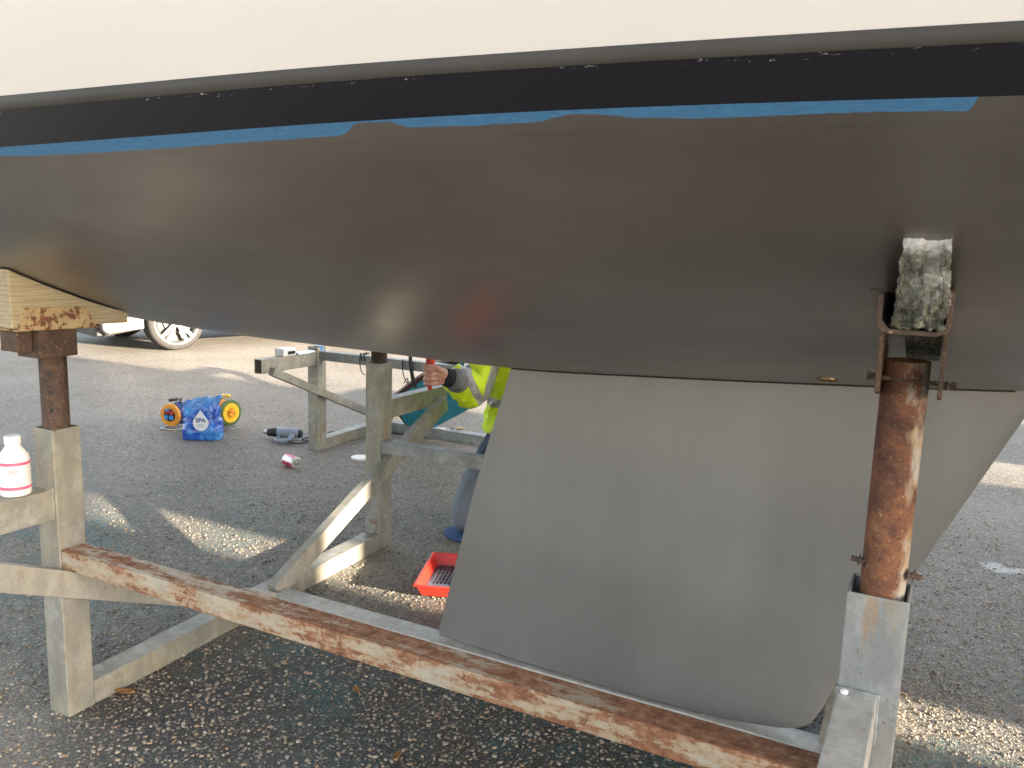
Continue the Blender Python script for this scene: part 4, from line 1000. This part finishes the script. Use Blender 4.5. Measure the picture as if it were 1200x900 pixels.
# jacket
def mat_hivis():
    s = NT('fluorescent_yellow_cloth'); x, y, z = s.sep()
    gx = .32; gy = 1.95
    def lin(a, b, c, d): return s.math('ADD', s.math('ADD', s.math('MULTIPLY', x, a), s.math('MULTIPLY', y, b)), s.math('ADD', s.math('MULTIPLY', z, c), d))
    # local coordinates -> jacket bands
    def band(v, c, h): return s.math('LESS_THAN', s.math('ABSOLUTE', s.math('SUBTRACT', v, c)), h)
    inarm = s.math('LESS_THAN', y, .035)
    d = (EL-SH).normalized(); e = mt @ SH
    along = lin(d.x, d.y, d.z, -(d.x*e.x+d.y*e.y+d.z*e.z))
    xs = s.math('ADD', x, s.math('MULTIPLY', s.math('ADD', y, .15), .545))
    a1 = s.math('MULTIPLY', band(s.math('ADD', xs, s.math('MULTIPLY', s.math('SUBTRACT', z, .69), .53)), -.107, .021), s.math('LESS_THAN', y, .015))
    torso = s.math('GREATER_THAN', s.math('ADD', y, s.math('MULTIPLY', x, 0)), .0)
    slope = s.math('ADD', s.math('ADD', x, s.math('MULTIPLY', s.math('SUBTRACT', y, .05), .545)), s.math('MULTIPLY', s.math('SUBTRACT', z, .70), -.33))
    vert = s.math('MULTIPLY', s.math('MULTIPLY', band(slope, -.119, .023), s.math('GREATER_THAN', z, .60)), s.math('GREATER_THAN', y, -.10))
    waist = s.math('MULTIPLY', band(z, .570, .023), s.math('GREATER_THAN', y, -.02))
    left = s.math('MULTIPLY', band(slope, .12, .026), s.math('GREATER_THAN', z, .57))
    m = s.math('MAXIMUM', s.math('MAXIMUM', a1, vert), s.math('MAXIMUM', waist, left))
    dirt = s.noise(11, 5, .6)
    c = s.ramp(dirt, [(.3, (.58, .80, .015)), (.6, (.70, .93, .02)), (.8, (.74, .95, .05))])
    c = s.mix(m, c, s.ramp(s.noise(40, 3), [(.3, (.30, .31, .33)), (.7, (.40, .41, .43))]))
    s.set(c, s.mix(m, .7, .35)); s.bump(s.noise(120, 3), .1, .001); return s.m
bm = bmesh.new()
cone_chain(bm, [(.302, 2.150, .425), (.302, 2.145, .56), (.308, 2.12, .74), (.33, 2.11, .83), (.33, 2.10, .885)], [(.215, .135, .045), (.195, .135, .10), (.205, .135, .09), (.13, .11, .06), (.085, .08, .03)], 20)
mid = SH.lerp(EL, .55)
cone_chain(bm, [SH+Vector((.02, .02, -.005)), mid+Vector((0, 0, -.006)), EL+Vector((0, 0, -.012)), EL.lerp(WR, .46)+Vector((-.008, 0, .004))], [.088, .086, .083, .072], 18)
cone_chain(bm, [SHl, ELl, ELl.lerp(WRl, .75)], [.085, .075, .055], 18)
for v in bm.verts: v.co = mt @ v.co
fused('hi_vis_jacket', bm, mat_hivis(), man, .0045, 3, .014, 19)
# dark under-sleeve with ribbed cuff
bm = bmesh.new(); cone_chain(bm, [EL.lerp(WR, .3), EL.lerp(WR, .7), WR+Vector((-.010, -.012, .002))], [.050, .046, .040], 18)
for v in bm.verts: v.co = mt @ v.co
fused('inner_sleeve', bm, simple('black_fleece', (.018, .018, .02), .85, 0, .3), man, .005, 3, .003, 40)
bm = bmesh.new(); p_ = EL.lerp(WR, .66); q_ = EL.lerp(WR, .82); cone_chain(bm, [mt @ p_, mt @ q_], [.054, .048], 18)
fused('sleeve_lining', bm, simple('grey_lining', (.16, .17, .18), .7, 0, .2), man, .006, 2, .003, 30)
# jeans
def mat_jeans():
    s = NT('faded_blue_denim'); x, y, z = s.sep(); f = s.noise(14, 6)
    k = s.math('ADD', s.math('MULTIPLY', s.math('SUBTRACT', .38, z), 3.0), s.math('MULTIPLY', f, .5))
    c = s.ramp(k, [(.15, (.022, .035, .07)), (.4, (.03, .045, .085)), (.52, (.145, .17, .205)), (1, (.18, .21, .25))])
    c = s.mix(s.ramp(s.noise(90, 3), [(.66, 0), (.7, .6)]), c, (.04, .05, .07))
    s.set(c, .85); s.bump(s.noise(300, 2), .15, .001); return s.m
bm = bmesh.new()
cone_chain(bm, [(.31, 2.165, .40), (.31, 2.155, .47)], [(.195, .135, .10), (.19, .13, .05)])
for hx, kx in ((.235, .205), (.42, .46)):
    cone_chain(bm, [(hx, 2.13, .385), (hx*.4+kx*.6, 1.93, .235), (kx, 1.805, .11), (kx, 1.80, .085)], [.105, .098, .082, .074], 18); cone_chain(bm, [(kx, 1.81, .072), (kx+.02, 2.16, .062)], [.070, .058])
for v in bm.verts: v.co = mt @ v.co; v.co.z = max(v.co.z, .0125)
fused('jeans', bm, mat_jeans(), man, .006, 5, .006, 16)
for kx in (.225, .48):
    bm = bmesh.new(); cone_chain(bm, [mt @ Vector((kx, 2.16, .042)), mt @ Vector((kx, 2.27, .036))], [(.045, .05, .038), (.042, .05, .034)])
    fused('shoe', bm, M_blackrub, man, .006, 3)
bm = bmesh.new(); lathe(bm, [(.12, 0), (.135, .003), (.135, .011), (.12, .013)], 28, Matrix.Translation((.235, 1.79, 0)) @ Matrix.Diagonal((1.0, .8, 1, 1)))
tag(bobj('kneeling_mat', bm, simple('blue_foam', (.04, .10, .24), .8, 0, .2), bevel=.002), 'blue foam mat under the knee of the kneeling person', 'mat')
# tool in the fist
tl = empty('red_scraper', (ax.x, ax.y, ax.z), 0, 'red plastic tool handle held upright in the kneeling person\'s fist', 'tool')
bm = bmesh.new(); box(bm, (0, 0, .062), (.034, .022, .048)); bobj('tool_head', bm, M_redp, tl, bevel=.004)
bm = bmesh.new(); tube(bm, [(0, 0, -.062), (0, 0, -.055), (0, 0, -.045), (0, 0, 0), (0, 0, .04)], [.006, .0105, .009, .010, .011], 14); bobj('tool_grip', bm, M_redp, tl, smooth=True)

# ================================================================== CAR
CARN = Vector((-5.70, 5.319, 0)); CARF = Vector((-6.938, 5.415, 0))
# the car stands askew beyond: near wheel at CARN; long axis a, side normal nr (towards us)
cr_ = empty('parked_car', (-5.70, 5.319, 0), 0, 'silver car parked beyond the yacht with five-spoke alloy wheel', 'car')
yawc = R(27.2)
a_w = Vector((.70, .714, 0)); a_c = Vector((a_w.x*math.cos(yawc)-a_w.y*math.sin(yawc), a_w.x*math.sin(yawc)+a_w.y*math.cos(yawc), 0))
cr_.rotation_euler = (0, 0, math.atan2(a_c.y, a_c.x))      # local +X runs away from us along the car, -Y is the near side
M_carp = simple('silver_car_paint', (.20, .19, .18), .28, .3, .03, 3, 0, .8); M_glass = simple('dark_car_glass', (.02, .025, .03), .08, 0, .1, 3, 0)
M_alloy = simple('silver_alloy', (.36, .36, .37), .3, .6, .05, 10, 0); M_tyre = simple('tyre_rubber', (.035, .033, .031), .8, 0, .25, 40)
WB = 2.6; WR_ = .325
def archprof():
    pts = [(-.82, .42), (-.80, .26), (-.74, .20)]
    for k in range(13): a = R(190-200*k/12); pts.append((.36*math.cos(a)*1.03, WR_+.375*math.sin(a)))
    pts += [(.42, .19), (WB-.42, .19)]
    for k in range(13): a = R(190-200*k/12); pts.append((WB+.36*math.cos(a)*1.03, WR_+.375*math.sin(a)))
    pts += [(WB+.78, .21), (WB+.86, .30), (WB+.88, .50), (WB+.80, .66), (WB+.3, .80), (WB-.25, .88), (.0, .93), (-.62, .92), (-.78, .80), (-.84, .62)]
    return pts
bm = bmesh.new(); pr_ = archprof(); ys = [(0, .03), (.05, 0), (.9, 0), (1.67, 0), (1.72, .03)]
rings = []
for y_, ins_ in ys: rings.append([bm.verts.new((x, y_-.04, z+(ins_ if z < .25 else -ins_ if z > .85 else 0))) for x, z in pr_])
for a, b in zip(rings, rings[1:]):
    n = len(a)
    for k in range(n): bm.faces.new((a[k], a[(k+1) % n], b[(k+1) % n], b[k]))
bm.faces.new(rings[0]); bm.faces.new(rings[-1][::-1]); fixn(bm); bobj('car_body', bm, M_carp, cr_, bevel=.012)
def slab(name, prof, y0, y1, mat, tumble=.12):
    bm = bmesh.new(); zmin = min(p[1] for p in prof); zmax = max(p[1] for p in prof)
    A = [bm.verts.new((x, y0+tumble*(z-zmin)/(zmax-zmin), z)) for x, z in prof]; B = [bm.verts.new((x, y1-tumble*(z-zmin)/(zmax-zmin), z)) for x, z in prof]
    n = len(A)
    for k in range(n): bm.faces.new((A[k], A[(k+1) % n], B[(k+1) % n], B[k]))
    bm.faces.new(A); bm.faces.new(B[::-1]); fixn(bm); return bobj(name, bm, mat, cr_, bevel=.02)
slab('windows', [(-.70, .90), (-.42, 1.36), (1.45, 1.38), (2.25, .88)], .0, 1.64, M_glass)
slab('roof', [(-.46, 1.34), (-.30, 1.42), (.5, 1.46), (1.25, 1.42), (1.50, 1.36)], .13, 1.51, M_carp, .06)
for (x0_, x1_) in ((-.72, -.30), (.52, .60), (1.30, 1.38), (1.42, 1.5)): pass
for nm, pts_ in (('window_pillar', [(-.66, -.012, .90), (-.34, .11, 1.36)]), ('window_pillar', [(.72, -.012, .89), (.70, .11, 1.39)]), ('window_pillar', [(2.22, -.01, .885), (1.42, .11, 1.38)])):
    bm = bmesh.new(); tube(bm, pts_, .03, 8); bobj(nm, bm, M_carp, cr_, smooth=True)
bm = bmesh.new(); box(bm, (-.79, .82, .26), (.10, 1.50, .16)); bobj('lower_bumper', bm, M_blackp, cr_, bevel=.02)
for y_ in (.12, 1.52): bm = bmesh.new(); box(bm, (-.79, y_, .74), (.12, .22, .13)); bobj('tail_light', bm, M_red2, cr_, bevel=.02)
bm = bmesh.new(); box(bm, (1.3, -.04, .56), (2.0, .012, .03)); bobj('side_trim', bm, M_blackp, cr_, bevel=.003)
for hx_ in (.62, 1.62): bm = bmesh.new(); box(bm, (hx_, -.045, .80), (.18, .02, .025)); bobj('door_handle', bm, M_carp, cr_, bevel=.006)
for wx in (0, WB):
    for side in (0, 1):
        wy = .06 if side == 0 else 1.60; sg = -1 if side == 0 else 1
        Q = Matrix.Translation((wx, wy, WR_)) @ Matrix.Rotation(R(90*(-sg)), 4, 'X')     # local z -> outward
        bm = bmesh.new(); lathe(bm, [(.225, -.10), (.30, -.105), (.322, -.085), (.325, -.05), (.325, .05), (.322, .085), (.30, .102), (.262, .105), (.225, .098)], 48, Q, False, False)
        ty = bobj('tyre', bm, M_tyre, cr_, smooth=True)
        bm = bmesh.new(); lathe(bm, [(.262, .103), (.255, .106), (.240, .098), (.232, .04), (.230, -.09)], 48, Q, False, False); rm = bobj('rim', bm, M_alloy, cr_, smooth=True)
        bm = bmesh.new(); lathe(bm, [(.228, .005), (.228, .01)], 40, Q, True, True); lathe(bm, [(.13, .012), (.13, .03)], 30, Q); o = bobj('brake_disc', bm, simple('dark_iron', (.06, .06, .06), .5, .6), rm)
        bm = bmesh.new(); lathe(bm, [(.062, .05), (.060, .088), (.03, .094)], 24, Q)
        for k in range(5):
            for da in (-.17, .17):
                a = 2*math.pi*k/5+.3; p0 = Vector((.045*math.cos(a+da*1.4), .045*math.sin(a+da*1.4), .080)); p1 = Vector((.240*math.cos(a+da), .240*math.sin(a+da), .092))
                x_, y_, d_ = basis(p1-p0); 
                wd0, wd1 = .013, .017; vs = []
                for pp_, wq in ((p0, wd0), (p1, wd1)):
                    for sx, sy in ((-1, -1), (1, -1), (1, 1), (-1, 1)): vs.append(bm.verts.new(Q @ (pp_+x_*wq*sx+y_*.013*sy)))
                for f in ((3, 2, 1, 0), (4, 5, 6, 7), (0, 1, 5, 4), (1, 2, 6, 5), (2, 3, 7, 6), (3, 0, 4, 7)): bm.faces.new([vs[i] for i in f])
        fixn(bm); bobj('spokes', bm, M_alloy, rm)

# ================================================================== UNSEEN SUN BLOCKERS added off to the right: they shade the yard and let thin beams of sun between them
M_blocker = simple('grey_green_boarding', (.16, .19, .17), .8, 0, .2, 6); M_blockerroof = simple('grey_roof_sheet', (.20, .20, .20), .7, 0, .1)
def blocker(x0, x1, y0, y1, h, label, door=True):
    c = ((x0+x1)/2, (y0+y1)/2, 0); root = empty('sun_blocker', c, 0, label, 'blocker', 'added sun blockers off to the right of the yacht')
    bm = bmesh.new(); box(bm, (0, 0, h/2), (x1-x0, y1-y0, h)); n = int((y1-y0)/.15)
    for k in range(n): box(bm, (-(x1-x0)/2-.008, -(y1-y0)/2+.075+k*.15, h/2), (.016, .012, h-.02))
    bobj('wall', bm, M_blocker, root)
    bm = bmesh.new(); prism(bm, [(-(x1-x0)/2-.12, h+.003), ((x1-x0)/2+.12, h+.003), (0, h+.35)], (0, -(y1-y0)/2, 0), (1, 0, 0), (0, 0, 1), (0, 1, 0), y1-y0); fixn(bm); bobj('roof', bm, M_blockerroof, root)
    if door:
        bm = bmesh.new(); box(bm, (-(x1-x0)/2-.03, 0, 1.0), (.03, .9, 2.0)); d = bobj('door', bm, M_timber, root)
        bm = bmesh.new(); box(bm, (-(x1-x0)/2-.06, .35, 1.0), (.03, .03, .12)); bobj('handle', bm, M_steel, d)
blocker(8.6, 11.6, -1.1, .93, 3.4, 'added unseen grey-green boarded shed nearest the viewer, off to the right')
blocker(8.6, 11.6, 1.19, 4.10, 3.4, 'added unseen grey-green boarded shed in the middle of the three, off to the right')
blocker(8.9, 11.3, 4.78, 6.35, 1.9, 'added unseen low grey-green sun blocker between two taller ones', False)
blocker(8.6, 11.6, 6.9, 22, 3.6, 'added unseen long grey-green boarded shed farthest away, off to the right')
